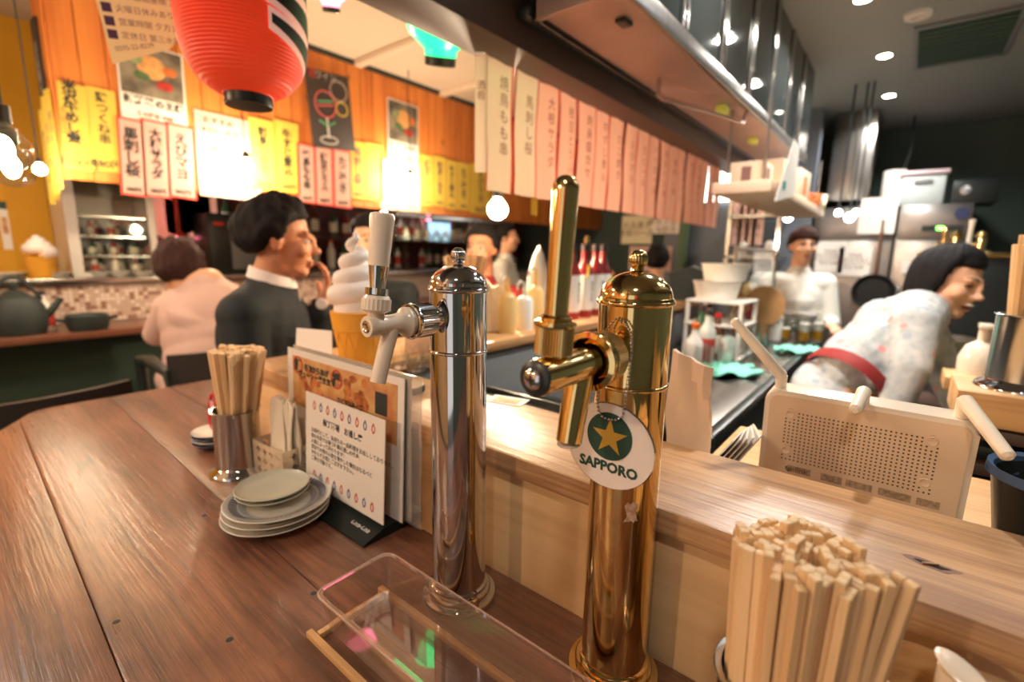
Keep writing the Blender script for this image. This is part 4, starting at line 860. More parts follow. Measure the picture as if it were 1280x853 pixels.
bust('dark haired guest in a navy jacket behind the soft serve model', 462, 303, 2.35, (0.4, -0.8, 0), 'hair_black', 'suit_navy', seed=12, thick=0.28, low=0.04, line=ROUND)
bust('dark haired guest in a red shirt beyond the chrome tower dome', 602, 312, 2.5, (0.35, -0.9, 0), 'hair_black', 'belt_red', 'skin_tan', seed=14)
bust('waiter in a white shirt seen in profile beyond the far counter', 634, 298, 4.25, (0.9, 0.5, 0), 'hair_black', 'cook_white', seed=15)
bust('guest with dark hair beyond the brass tower finial', 822, 328, 3.7, (-0.2, 1, 0), 'hair_black', 'suit_navy', seed=16, face=False)
ck = bust('cook in a white jacket standing in front of the steel refrigerators', 1004, 308, 3.25, (0.45, -0.9, 0), 'hair_brown', 'cook_white', 'skin', line=FRINGE, seed=17, vox=0.008)
hc = PD(1004, 308, 3.25)
world_child(G().lathe([(0.175, 0), (0.20, -0.35), (0.205, -0.35), (0.18, 0)], 28, Matrix.Translation(hc+Vector((0, 0, -0.62)))@Matrix.Diagonal((1, 0.8, 1, 1))).obj('apron', mat('apron_dark', (60, 56, 62), 0.8, var=0.3, vscale=30), ck), ck)
# laughing woman bending over behind the router
D2 = 1.72
hc = PD(1186, 355, D2); H = headM(hc, (0.84, -0.52, 0), pitch=-0.18, tilt=-0.12)
neck = PD(1160, 388, D2); chest = PD(1122, 415, D2-0.01); belly = PD(1078, 450, D2-0.03); pel = PD(1042, 492, D2-0.03)
J = dict(neck=neck, chest=chest, belly=belly, pelvis=pel, sr=PD(1142, 408, D2-0.14), sl=PD(1150, 400, D2+0.14), er=PD(1136, 462, D2-0.2), wr=PD(1112, 520, D2-0.2), el=PD(1180, 465, D2+0.16), wl=PD(1200, 520, D2+0.15))
J['kl'] = Vector((pel.x+0.0, pel.y+0.12, 0.48)); J['kr'] = Vector((pel.x+0.02, pel.y-0.08, 0.48)); J['fl'] = Vector((pel.x-0.02, pel.y+0.12, 0.06)); J['fr'] = Vector((pel.x, pel.y-0.08, 0.06))
wm = person('laughing woman with a black bob bending over in a white floral smock', H, J, 'skin', 'hair_black', BOB, 'smock_white', 0.006, legs='smock_white', hands=[(J['wr'], (0, -0.1, -1), (1, 0, 0), 0.5), (J['wl'], (0.1, 0, -1), (-1, 0, 0), 0.5, 1.0, -1)], laugh=True, thick=0.22, lump=0.03, seed=21, low=0.045)
bd = (chest-pel).normalized(); mid = pel.lerp(belly, 0.35)
world_child(G().lathe([(0.178, -0.022), (0.181, 0), (0.178, 0.022)], 40, Matrix.Translation(mid)@frame(bd, (0, 1, 0))@Matrix.Diagonal((0.98, 0.76, 1, 1))).obj('sash', m_['belt_red'], wm), wm)
rn = random.Random(5)
for k in range(7):
    px, py = [(1140, 388), (1147, 384), (1118, 392), (1105, 386), (1090, 398), (1128, 378), (1098, 412)][k]
    q = PD(px, py, D2-0.13); 
# ------------------------------------------------------------------ posters on the boarded wall
VW = {'a': '焼鳥もも串', 'b': '馬刺し桜', 'c': '大根サラダ', 'd': '枝豆とうふ', 'e': '刺身盛合せ', 'f': '牛すじ煮込', 'g': 'たこ焼き', 'h': 'えびマヨ', 'i': '生ビール', 'j': 'ハイボール'}
def vert(s): return '\n'.join(s)
def on_wall(px0, py0, px1, py1, X=None, out=0.006):
    X = HX if X is None else X; cx_, cy_ = (px0+px1)/2, (py0+py1)/2
    ya, yb = PX(px0, cy_, X).y, PX(px1, cy_, X).y; za, zb = PX(cx_, py1, X).z, PX(cx_, py0, X).z
    return Vector((X+out, (ya+yb)/2, (za+zb)/2)), yb-ya, zb-za
def sheet_poster(name, rect, label, group, m, tilt=0.0, cat='poster', X=None, th=0.0015, out=0.006):
    c, w_, h = on_wall(*rect, X=X, out=out); t = thing(name, c, label, cat, group, rot=(PI/2, tilt, PI/2))
    G().box((0, 0, 0), (w_, h, th)).obj('sheet', m_[m], t); return t, w_, h
def strip(rect, body, label, group, m='paper_pink', fr=True, ink='ink', tilt=0.0, out=0.01, price='380円'):
    t, w_, h = sheet_poster('menu_strip', rect, label, group, m, tilt, 'menu strip', out=out)
    if fr:
        for sx in (-1, 1): G().box((sx*(w_/2-0.004), 0, 0.001), (0.008, h, 0.0014)).obj('red_border', m_['red_frame'], t)
        for sy in (-1, 1): G().box((0, sy*(h/2-0.004), 0.001), (w_-0.016, 0.008, 0.0014)).obj('red_border', m_['red_frame'], t)
    text(vert(body), h*0.82/(len(body)+0.8)*1.0, m_[ink], t, (0, h*0.06, 0.0016), bold=0.002, line=0.92); text(price, w_*0.24, m_[ink], t, (0, -h*0.42, 0.0016), bold=0.001)
    return t
GR = 'hand lettered strips on the boarded wall'
t, w_, h = sheet_poster('menu_notice', (76, 106, 112, 212), 'yellow handwritten menu sheet at the corner of the boarded wall', GR, 'paper_yellow', 0.03)
text(vert('米沢牛めし煮'), h*0.135, m_['ink'], t, (-0.01, 0.06, 0.001), bold=0.002, line=0.9); text('1200円', 0.045, m_['ink'], t, (0.0, -h*0.42, 0.001), bold=0.001); text(vert('本日限定品'), h*0.07, m_['ink_red'], t, (-w_*0.38, 0.02, 0.001), line=0.9)
t, w_, h = sheet_poster('menu_notice', (112, 112, 147, 214), 'yellow handwritten menu sheet beside the pale food photo poster', GR, 'paper_yellow', 0.03)
text(vert('鶏つくね串'), h*0.13, m_['ink'], t, (0, 0.05, 0.001), bold=0.001, line=0.95); text('580円', 0.045, m_['ink'], t, (0, -h*0.42, 0.001), bold=0.001)
def food_poster(rect, label, seed):
    t, w_, h = sheet_poster('food_poster', rect, label, 'food photo posters', 'paper_white', 0.02); rn = random.Random(seed)
    G().box((0.0, h*0.16, 0.0012), (w_*0.94, h*0.64, 0.0008)).obj('photo_print', mat('photo_dark%d' % seed, (70, 62, 58), 0.4, var=1, vscale=9, col2=(150, 140, 120)), t)
    for k, (a, b, c_) in enumerate(((0.0, 0.22, (236, 176, 110)), (-0.14, 0.10, (90, 120, 80)), (0.18, 0.02, (190, 60, 50)), (0.26, 0.22, (214, 120, 60)), (-0.22, 0.28, (150, 170, 120)))):
        G().ball((a*w_, b*h, 0.002), (w_*(0.22 if k == 0 else 0.13), h*(0.15 if k == 0 else 0.06), 0.0012), 18, 8).obj('dish_print', mat('dish%d' % k, c_, 0.4, var=0.4, vscale=30), t)
    text('新鮮鍋の王様', w_*0.15, m_['ink'], t, (0, -h*0.24, 0.0012), bold=0.002); text('冬の限定 ¥980', w_*0.09, m_['ink_red'], t, (0, -h*0.40, 0.0012), bold=0.001)
food_poster((148, 58, 230, 155), 'glossy food photo poster with a pot dish below the hanging paper notice', 31)
for k, r in enumerate([(148, 149, 180, 245), (178, 152, 211, 247), (209, 157, 243, 248)]):
    strip(r, [VW['b'], VW['c'], VW['h']][k], ['red framed strip lettered with a horse dish below the pot poster', 'red framed strip lettered with a radish salad below the pot poster', 'red framed strip lettered with a shrimp dish beside the big white sheet'][k], GR, tilt=0.05)
t, w_, h = sheet_poster('menu_notice', (246, 146, 324, 248), 'large white handwritten menu sheet behind the pendant bulb', GR, 'paper_thin', 0.02)
text('おすすめ', w_*0.12, m_['ink_red'], t, (-w_*0.15, h*0.40, 0.001), bold=0.001); text('本日の一品料理', w_*0.09, m_['ink_green'], t, (-w_*0.1, h*0.29, 0.001), bold=0.001)
for k, s_ in enumerate(('焼き魚定食', 'たこわさび', '牛すじ煮込', '厚焼き玉子')): text(vert(s_), h*0.11, m_['ink'], t, (w_*(0.36-0.2*k), -0.06, 0.001), bold=0.001, line=0.9)
for k, r in enumerate([(312, 150, 344, 238), (343, 153, 373, 241)]): strip(r, [VW['e'], VW['f']][k], ['yellow lettered sheet beside the big white menu sheet', 'yellow lettered sheet under the chalk drawing board'][k], GR, 'paper_yellow', False, tilt=0.02)
# chalkboard
c, w_, h = on_wall(385, 92, 438, 186)
t = thing('chalkboard', c, 'black chalkboard with a drawn wine glass on the boarded wall', 'chalkboard', rot=(PI/2, -0.07, PI/2))
G().box((0, 0, 0.005), (w_, h, 0.01), bev=0.002).obj('board', mat('slate', (62, 54, 52), 0.7), t)
def chalk(pts, c_, r=0.004): G().tube([(a*w_, b*h, 0.0105) for a, b in pts], r, 5).obj('chalk_drawing', mat('chalk_%d' % c_[0], c_, 0.9), t)
cir = lambda cx_, cy_, rx, ry, n=18: [(cx_+rx*math.cos(2*PI*i/n), cy_+ry*math.sin(2*PI*i/n)) for i in range(n+1)]
chalk(cir(-0.12, 0.08, 0.24, 0.17), (214, 96, 92)); chalk([(-0.12, -0.1), (-0.12, -0.36)], (200, 196, 190), 0.006); chalk(cir(-0.12, -0.39, 0.2, 0.05), (200, 196, 190)); chalk([(-0.3, -0.14), (-0.12, -0.2), (0.06, -0.14)], (90, 150, 110), 0.007); chalk(cir(0.26, 0.05, 0.14, 0.09), (212, 180, 70)); chalk(cir(0.22, 0.28, 0.2, 0.13), (170, 150, 140)); chalk([(-0.3, 0.1), (0.05, 0.13)], (90, 110, 170), 0.006); chalk([(-0.3, 0.05), (0.05, 0.08)], (205, 90, 90), 0.005)
text('赤', 0.06, m_['ink_red'], t, (-w_*0.35, h*0.43, 0.0105)); text('ワイン', 0.05, mat('chalk_200', (200, 196, 190), 0.9), t, (-w_*0.05, h*0.43, 0.0105))
for k, r in enumerate([(371, 181, 393, 254), (393, 184, 415, 257), (416, 188, 438, 260)]): strip(r, [VW['a'], VW['d'], VW['g']][k], ['red framed strip lettered with grilled chicken below the chalkboard', 'red framed strip lettered with tofu below the chalkboard', 'red framed strip lettered with octopus balls below the chalkboard'][k], GR, tilt=0.03)
for k, r in enumerate([(436, 177, 456, 249), (457, 180, 477, 251), (525, 194, 540, 258), (541, 196, 556, 259), (557, 201, 570, 262), (571, 204, 586, 263), (587, 207, 612, 268)]):
    strip(r, list(VW.values())[k+1], ['yellow lettered strip beside the octopus strip', 'yellow lettered strip with its right edge by the white bulb', 'yellow lettered strip just beyond the pendant bulb', 'second yellow lettered strip beyond the pendant bulb', 'third yellow lettered strip beyond the pendant bulb', 'fourth yellow lettered strip beyond the pendant bulb', 'widest yellow lettered strip beside the hanging pink strips'][k], GR, 'paper_yellow', False, 'ink_soft', tilt=0.01)
food_poster((484, 128, 522, 204), 'small food photo poster above the white lettered strips', 33)
for k, r in enumerate([(474, 199, 490, 262), (491, 200, 524, 264)]): strip(r, [VW['i'], VW['j']][k], ['narrow white strip under the small food poster', 'wide white strip under the small food poster'][k], GR, 'paper_thin', False, 'ink_soft')
# things on the return of the boarded wall
c = Vector((HX-0.13, 0.470, 2.14))
t = thing('chalkboard', c, 'narrow dark menu board round the corner of the boarded wall', 'chalkboard', rot=(PI/2, 0.06, 0)); G().box((0, 0, 0), (0.10, 0.42, 0.012), bev=0.002).obj('board', MATS['slate'], t); text(vert('お品書き'), 0.06, MATS['chalk_200'], t, (0, 0, 0.0065))
for k in range(4):
    t = thing('menu_strip', (HX-0.02-0.055*k, 0.462-0.006*(k % 2), 1.83-0.02*k), 'yellow paper strip hanging round the corner of the boarded wall', 'menu strip', 'yellow strips round the corner', rot=(PI/2, 0.02*k, 0.2))
    G().box((0, 0, 0), (0.06, 0.42, 0.0012)).obj('sheet', m_['paper_yellow'], t); text(vert(list(VW.values())[k]), 0.05, m_['ink_soft'], t, (0, 0, 0.001), line=0.95)
# ------------------------------------------------------------------ pink strips under the beam
y = 1.05; k = 0
words = list(VW.values())
while y < 3.15:
    t = thing('menu_strip', (-0.955, y+0.056, 1.72), ['pale glowing paper strip hanging at the end of the beam', 'pale glowing paper strip second from the end of the beam'][k] if k < 2 else 'pink lettered paper strip hanging in the row under the beam', 'menu strip', 'paper strips under the beam', rot=(PI/2, 0.012*math.sin(k*1.9), PI/2+0.05*math.sin(k*2.7)))
    rows = [[(0.056*(2*i/4-1), -0.175+0.35*j/6, 0.003*math.sin(j*1.1+k)+0.003*math.sin(i*1.5+k*2)) for i in range(5)] for j in range(7)]
    G().sheet(rows, 0.0008).obj('sheet', m_['paper_thin' if k < 2 else 'paper_pink'], t)
    for sx in (-1, 1): G().sheet([[(sx*0.056+d_, -0.175+0.35*j/6, 0.003*math.sin(j*1.1+k)+0.003*math.sin((2+2*sx)*1.5+k*2)+0.0012) for d_ in (-0.0025, 0.0025)] for j in range(7)], 0.001).obj('red_border', mat('strip_red', (236, 120, 106), 0.6, trans=0.5), t)
    text(vert(words[k % 10]), 0.040, m_['ink_faint'], t, (0.012, 0.03, 0.0075), line=1.1); y += 0.119; k += 1
t = thing('paper_sign', (-0.955, 1.03, 1.74), 'narrow white hanging sign turned edge on at the beam end', 'sign', rot=(PI/2, 0, 0.72)); G().box((0, 0, 0), (0.034, 0.30, 0.004)).obj('sheet', m_['paper_thin'], t); text(vert('酒肴'), 0.026, m_['ink_faint'], t, (0, 0.06, 0.0025))
t = thing('yellow_tag', PX(668, 258, -0.95), 'small yellow paper tag below the pale glowing strips', 'tag', rot=(PI/2, 0, PI/2)); G().box((0, 0, 0), (0.035, 0.055, 0.001)).obj('sheet', m_['paper_yellow'], t)
# ------------------------------------------------------------------ lantern, paper notice, coloured bowl lamps
lc = PD(303, 22, 1.0)
t = thing('paper_lantern', (lc.x, lc.y, 1.685), 'red ribbed paper lantern with black brush lettering hanging over the table', 'lantern')
lan = mat('lantern_red', (230, 66, 42), 0.55, emit=0.22, ecol=(244, 70, 30), var=0.12, vscale=14)
prof = []; N_ = 54
def lr(z): u = (z-0.19)/0.19; return 0.122*(1-abs(u)**3.6)**0.40 if abs(u) < 1 else 0
for i in range(N_*4+1):
    z = 0.004+0.372*i/(N_*4); prof.append((max(0.048, lr(z))*(1+0.011*math.cos(2*PI*i/4)), z))
G().lathe(prof, 72).obj('shade', lan, t)
for z0 in (-0.016, 0.374): G().lathe([(0, 0), (0.046, 0), (0.047, 0.003), (0.047, 0.021), (0.04, 0.022), (0, 0.022)], 40).obj('cap_ring', m_['black_plastic'], t, (0, 0, z0))
G().tube([(0, 0, 0.39), (0, 0, 0.92)], 0.003, 6).obj('cord', m_['black_soft'], t)
G().ball((0.0, -0.047, -0.006), 0.003, 10, 6).obj('screw', m_['brass'], t)
va = math.atan2(CAM[1]-lc.y, CAM[0]-lc.x)     # side of the shade turned to the taps
def stroke(poly, m, off_):
    g = G(); n = 10
    for (a0, a1, zt0, zt1, zb0, zb1) in poly:
        rows = []
        for j in range(9):
            f = j/8; rows.append([])
            for i in range(n+1):
                s_ = i/n; a = va+(a0+(a1-a0)*s_); zz = (zt0+(zt1-zt0)*s_)*(1-f)+(zb0+(zb1-zb0)*s_)*f; rr = lr(zz)+off_; rows[-1].append((rr*math.cos(a), rr*math.sin(a), zz))
        g.sheet(rows)
    g.obj('brush_lettering', m, t)
S1 = [(0.05, 1.75, 0.245, 0.27, 0.225, 0.185), (0.22, 1.75, 0.190, 0.17, 0.170, 0.115), (0.42, 1.75, 0.135, 0.10, 0.118, 0.055), (0.0, 1.7, 0.32, 0.34, 0.285, 0.29)]
stroke([(a-0.05, b+0.05, c_+0.012, d_+0.012, e-0.012, f-0.012) for a, b, c_, d_, e, f in S1], mat('lantern_white', (250, 190, 170), 0.6, emit=0.25), 0.0025); stroke(S1, mat('lantern_black', (34, 50, 40), 0.6), 0.0035)
nc = PD(171, 18, 1.1)
t = thing('paper_notice', nc, 'cream paper notice with purple squares hanging beside the red lantern', 'notice'); vdir = Vector(CAM)-nc; t.rotation_euler = (vdir.to_track_quat('Z', 'Y')@Euler((0, 0, 0.10)).to_quaternion()).to_euler()
k_ = 1.1/600*1.08
pp = [(-36*k_, 70*k_), (36*k_, 70*k_), (36*k_, -20*k_), (25*k_, -32*k_), (-34*k_, -54*k_)]
G().prism(pp, -0.0008, 0.0008).obj('sheet', m_['paper_cream'], t)
for j, (a, b) in enumerate(((-27, 16), (-27, 3), (-27, -10), (-27, -23))):
    G().box((a*k_, b*k_, 0.001), (9*k_, 9*k_, 0.0006)).obj('square_print', mat('ink_purple', (92, 78, 116), 0.7), t)
    text(['朝霧 居酒屋横丁市場', '火曜日休みあり ございます', '営業時間 夕方五時', '定休日 第三水曜日'][j], 8*k_, mat('ink_violet', (140, 124, 140), 0.7), t, ((a+8)*k_, b*k_, 0.001), align='LEFT')
text('0595-22-8239', 7*k_, MATS['ink_violet'], t, (-28*k_, -38*k_, 0.001), (0, 0, 0.22), align='LEFT')
G().tube([(0, 70*k_, 0), (0, 0.45, -0.02)], 0.0012, 5).obj('string', m_['black_soft'], t)
def bowl_lamp(px, py, dep, R_, col, em, label):
    c = PD(px, py, dep); t = thing('bowl_lamp', c, label, 'lamp', rot=(0.22, 0.30, 0)); mm = mat('glow_'+label.split()[0], col, 0.25, emit=em, var=0.35, vscale=9)
    G().lathe([(0, 0), (R_*0.38, 0), (R_*0.42, R_*0.22), (R_*0.78, R_*0.5), (R_, R_*1.0), (R_*0.97, R_*1.0), (R_*0.74, R_*0.55), (0, R_*0.28)], 40, Matrix.Translation((0, 0, -R_*0.4))).obj('bowl', mm, t)
    G().lathe([(R_*0.36, -R_*0.16), (R_*0.40, -R_*0.14), (R_*0.40, R_*0.06), (R_*0.36, R_*0.08), (0, R_*0.08)], 32, Matrix.Translation((0, 0, -R_*0.4))).lathe([(0, -R_*0.14), (R_*0.36, -R_*0.16)], 32, Matrix.Translation((0, 0, -R_*0.4))).obj('foot_ring', m_['black_plastic'], t)
    G().tube([(0, 0, R_*0.1), (-0.15, 0.1, 2.6-c.z)], 0.003, 6).obj('cord', m_['black_soft'], t)
bowl_lamp(551, 52, 1.5, 0.122, (30, 214, 120), 2.2, 'green glowing bowl lamp under the brown beam')
bowl_lamp(413, -2, 1.7, 0.075, (246, 130, 160), 2.6, 'pink glowing bowl lamp beside the red lantern')
# ------------------------------------------------------------------ pendant bulbs
def pendant(p, label, r=0.034, top=2.6, power=1.0):
    t = thing('pendant_bulb', p, label, 'lamp', 'bare pendant bulbs')
    G().lathe([(0, -r*1.0)]+[(r*math.sin(a), -r*math.cos(a)) for a in [PI*i/12 for i in range(1, 9)]]+[(r*0.45, r*0.95), (r*0.4, r*1.15)], 24).obj('glass_bulb', m_['bulb'], t)
    G().lathe([(r*0.42, r*1.1), (r*0.5, r*1.2), (r*0.46, r*2.0), (r*0.2, r*2.3), (0, r*2.35)], 20).obj('socket', m_['black_plastic'], t)
    G().tube([(0, 0, r*2.3), (0, 0, top-p.z)], 0.003, 6).obj('cord', m_['black_soft'], t)
pendant(PX(308, 208, -2.84), 'bare pendant bulb glowing before the large white menu sheet')
pendant(PX(513, 226, -2.84), 'bare pendant bulb glowing before the wide white strip')
pendant(PX(50, 212, -2.86), 'bare pendant bulb glowing at the corner of the boarded wall', 0.021)
pendant(PX(622, 262, -1.22), 'bare pendant bulb glowing behind the pale beam strips', 0.036)
for k, (px, py, X_) in enumerate([(4, 186, -1.75), (14, 208, -1.95)]):
    p = PX(px, py, X_); t = thing('globe_lamp', p, 'clear glass globe lamp with glowing filament beside the yellow strips', 'lamp', 'clear globe lamps')
    G().lathe([(0, -0.055)]+[(0.055*math.sin(a), -0.055*math.cos(a)) for a in [PI*i/14 for i in range(1, 13)]]+[(0.022, 0.062)], 28).obj('globe', m_['glass'], t)
    G().ball((0, 0, 0.0), (0.02, 0.02, 0.032), 14, 10).obj('filament', mat('filament', (255, 220, 170), 0.4, emit=70, ecol=(255, 214, 160)), t); G().lathe([(0.024, 0.06), (0.024, 0.10), (0, 0.11)], 20).obj('socket', m_['black_plastic'], t); G().tube([(0, 0, 0.105), (0, 0, 2.6-p.z)], 0.003, 6).obj('cord', m_['black_soft'], t)
# ------------------------------------------------------------------ the far bar
fb = thing('far_bar_counter', (-3.28, 2.0, 0), 'dark wooden bar counter beneath the boarded poster wall', 'counter')
G().span((-0.17, -2.9, 0.915), (0.18, 3.3, 0.95), bev=0.004).obj('top', mat('dark_counter', (120, 74, 54), 0.35, coat=0.3, var=0.2, stretch=(8, 0.5, 8)), fb); G().span((-0.14, -2.9, 0), (-0.08, 3.3, 0.915)).obj('front', m_['dark_green'], fb)
LZ = PX(100, 348, -3.42).z
ul = thing('steel_bar_ledge', (-3.6, 2.0, 0), 'raised steel ledge with mosaic tiled front behind the far bar counter', 'ledge')
G().span((-0.22, -2.9, LZ-0.03), (0.18, 3.3, LZ), bev=0.004).obj('steel_top', m_['steel_bright'], ul); G().span((-0.2, -2.9, 0.95), (0.145, 3.3, LZ-0.03)).obj('tile_front', mat('tile_grout', (170, 150, 136), 0.5), ul)
g = G(); rn = random.Random(2); tl = [G() for _ in range(3)]
ny = int(2.2/0.022); nz = int((LZ-0.035-0.955)/0.022)
for i in range(ny):
    for j in range(nz): tl[rn.choice((0, 0, 1, 1, 2))].box((0.1465, -2.0+0.022*i, 0.968+0.022*j), (0.005, 0.0195, 0.0195))
for q, c_ in enumerate([(222, 200, 184), (196, 168, 150), (150, 110, 92)]): tl[q].obj('mosaic_tiles', mat('mosaic%d' % q, c_, 0.3), ul, smooth=0)['kind'] = 'stuff'
struct('wall_back_bar', G().span((-4.6, 1.15, 0), (-4.5, 5.4, 2.0)), mat('back_bar_wall', (122, 66, 62), 0.7, var=0.4, vscale=3))
# glass fronted fridge
X0 = -3.55; ya, yb = PX(82, 280, X0).y, PX(194, 280, X0).y; zt2 = 1.80
fr = thing('display_fridge', (X0-0.2, (ya+yb)/2, LZ), 'white framed glass display fridge with lit shelves on the steel ledge', 'fridge'); fw2 = (yb-ya)/2; fh = zt2-LZ
mat('fridge_white', (226, 218, 206), 0.3)
G().span((-0.2, -fw2, 0), (-0.18, fw2, fh)).span((-0.2, -fw2, fh-0.02), (0.19, fw2, fh)).span((-0.2, -fw2, 0), (0.19, fw2, 0.02)).span((-0.2, -fw2, 0), (0.19, -fw2+0.015, fh)).span((-0.2, fw2-0.015, 0), (0.19, fw2, fh)).obj('cabinet', MATS['fridge_white'], fr)
d = G().span((0.19, -fw2, 0), (0.205, -fw2+0.05, fh)).span((0.19, fw2-0.035, 0), (0.205, fw2, fh)).span((0.19, -fw2+0.05, 0), (0.205, fw2-0.035, 0.025)).span((0.19, -fw2+0.05, fh-0.03), (0.205, fw2-0.035, fh)).obj('door_frame', MATS['fridge_white'], fr); G().span((0.196, -fw2+0.05, 0.025), (0.199, fw2-0.035, fh-0.03)).obj('pane', m_['glass'], d)
for z in (0.11, 0.22, 0.33): G().span((-0.18, -fw2+0.015, z), (0.17, fw2-0.015, z+0.008)).obj('shelf', m_['steel_bright'], fr)
# bottles
BT = {}
def bottle(px=None, py=None, X=None, loc=None, h=0.24, r=0.033, body='bottle_white', cap='cap_dark', lab=None, label='', group=None, name='bottle'):
    p = loc if loc is not None else PX(px, py, X); t = thing(name, p, label, 'bottle', group); key = (h, r, body, cap, lab)
    if key not in BT:
        a = G().lathe([(0, 0), (r*0.94, 0), (r, 0.006), (r, h*0.60), (r*0.9, h*0.66), (r*0.42, h*0.78), (r*0.38, h*0.92), (0, h*0.92)], 20).mesh('glass_body', m_[body])
        b = G().lathe([(0, h*0.9), (r*0.46, h*0.9), (r*0.46, h*0.98), (r*0.3, h), (0, h)], 14).mesh('cap', m_[cap])
        c = G().lathe([(r*1.01, h*0.14), (r*1.015, h*0.15), (r*1.015, h*0.52), (r*1.01, h*0.53)], 20).mesh('label_band', m_[lab]) if lab else None
        BT[key] = (a, b, c)
    a, b, c = BT[key]; link('glass_body', a, t); link('cap', b, t)
    if c: link('label_band', c, t)
    return t
mat('bottle_white', (236, 230, 220), 0.3); mat('cap_dark', (60, 44, 44), 0.4); mat('bottle_green', (52, 84, 58), 0.2); mat('bottle_brown', (92, 54, 34), 0.2); mat('bottle_red', (150, 40, 40), 0.25); mat('bottle_clear', (206, 206, 196), 0.15); mat('cap_red', (196, 44, 40), 0.4); mat('cap_orange', (232, 110, 40), 0.4); mat('label_cream', (232, 220, 196), 0.6); mat('label_red', (190, 60, 50), 0.6)
rn = random.Random(4); kinds = [('bottle_green', 'cap_dark', 'label_cream', 'green bottle with a cream label'), ('bottle_brown', 'cap_red', 'label_cream', 'brown bottle with a red cap'), ('bottle_clear', 'cap_dark', 'label_red', 'clear bottle with a red label'), ('bottle_white', 'cap_orange', None, 'white bottle with an orange cap'), ('bottle_red', 'cap_dark', 'label_cream', 'dark red bottle with a cream label')]
for z in (0.02, 0.118, 0.228):
    for i in range(7):
        q = kinds[rn.randrange(5)]; bottle(loc=Vector((X0-0.15+0.1*(i % 2), ya+0.06+(yb-ya-0.12)*i/6, LZ+z)), h=0.088, r=0.02, body=q[0], cap=q[1], lab=q[2], label=q[3]+' inside the glass display fridge', group='bottles in the display fridge')
# back shelves of the far bar
bs = thing('bottle_shelf', (-4.3, 3.2, 0), 'dark back bar shelves loaded with bottles behind the far bar', 'shelf')
for z in (1.20, 1.50): G().span((-0.15, -1.9, z-0.03), (0.15, 2.1, z)).obj('shelf_board', mat('shelf_dark', (92, 62, 52), 0.5), bs)
for yy in (-1.9, 0.1, 2.07): G().span((-0.15, yy, 0), (0.15, yy+0.03, 1.9)).obj('upright', MATS['shelf_dark'], bs)
for z in (1.20, 1.50):
    for i in range(26):
        q = kinds[rn.randrange(5)]; bottle(loc=Vector((-4.25+0.12*rn.random(), 1.42+0.15*i+0.03*rn.random(), z)), h=rn.choice((0.22, 0.26)), r=0.036, body=q[0], cap=q[1], lab=q[2], label=q[3]+' on the back bar shelves', group='bottles on the back bar shelves')
mat('pink_lamp', (255, 150, 170), 0.4, emit=9, ecol=(255, 120, 140)); mat('white_lamp', (255, 240, 226), 0.4, emit=14)
for k, (px, py, w_) in enumerate([(198, 272, 0), (210, 272, 1), (226, 258, 1), (238, 264, 1), (222, 292, 0), (480, 268, 1), (535, 272, 0), (552, 284, 1)]):
    p = PX(px, py, -4.1); t = thing('neon_globe', p, 'small pink glowing globe lamp over the back bar' if w_ == 0 else 'small white glowing globe lamp over the back bar', 'lamp', 'pink globes over the back bar' if w_ == 0 else 'white globes over the back bar')
    G().ball((0, 0, 0), 0.035, 16, 10).obj('globe', m_['white_lamp' if w_ else 'pink_lamp'], t); G().tube([(0, 0, 0.03), (0, 0, 2.6-p.z)], 0.003, 5).obj('cord', m_['black_soft'], t)
# machine behind the man
p = PX(288, 285, -3.62); t = thing('drink_machine', (p.x-0.1, p.y, LZ), 'dark steel drink machine with a pale front on the steel ledge', 'machine')
G().box((0, 0, 0.20), (0.28, 0.30, 0.40), bev=0.008).obj('body', m_['dark_metal'], t); G().box((0.143, 0.06, 0.16), (0.01, 0.16, 0.26), bev=0.003).obj('front_panel', m_['grey_paint'], t); G().box((0.15, -0.09, 0.33), (0.01, 0.06, 0.02)).obj('badge', m_['red_frame'], t)
for k, (px, col) in enumerate([(203, 'paper_pink'), (222, 'red_frame'), (238, 'paper_thin'), (250, 'paper_yellow'), (258, 'paper_pink')]):
    c = PX(px, 268, -3.9); t = thing('hanging_flag', c, ['pink paper flag over the back bar', 'red paper flag over the back bar', 'white paper flag over the back bar', 'yellow paper flag over the back bar', 'pink narrow flag beside the drink machine'][k], 'flag', rot=(PI/2, 0, PI/2)); G().prism([(-0.07, 0.16), (0.07, 0.16), (0.07, -0.12), (0, -0.16), (-0.07, -0.12)], -0.001, 0.001).obj('cloth', m_[col], t)
# glasses hanging under a rack
gr = thing('glass_rack', (-2.9, 2.75, 1.62), 'steel rack of hanging stemware below the boarded wall', 'rack')
for xx in (-0.06, 0.06): G().span((xx-0.01, -0.55, 0), (xx+0.01, 0.75, 0.02)).obj('rail', m_['steel_bright'], gr)
for yy in (-0.5, 0.7): G().tube([(0, yy, 0.01), (0, yy, 0.1)], 0.006, 6).obj('hanger', m_['steel_bright'], gr)
gl = G().lathe([(0.03, 0), (0.03, 0.004), (0.004, 0.01), (0.004, -0.07), (0.03, -0.10), (0.036, -0.14), (0.03, -0.17), (0.029, -0.17), (0.034, -0.14), (0.0, -0.085)], 18).mesh('stemware', m_['glass'])
for i in range(12):
    for xx in (-0.06, 0.06): tag(link('wine_glass', gl, None, (-2.9+xx, 2.27+0.1*i, 1.617)), 'clear stemmed glass hanging upside down in the steel rack', 'glass', 'glasses in the hanging rack')
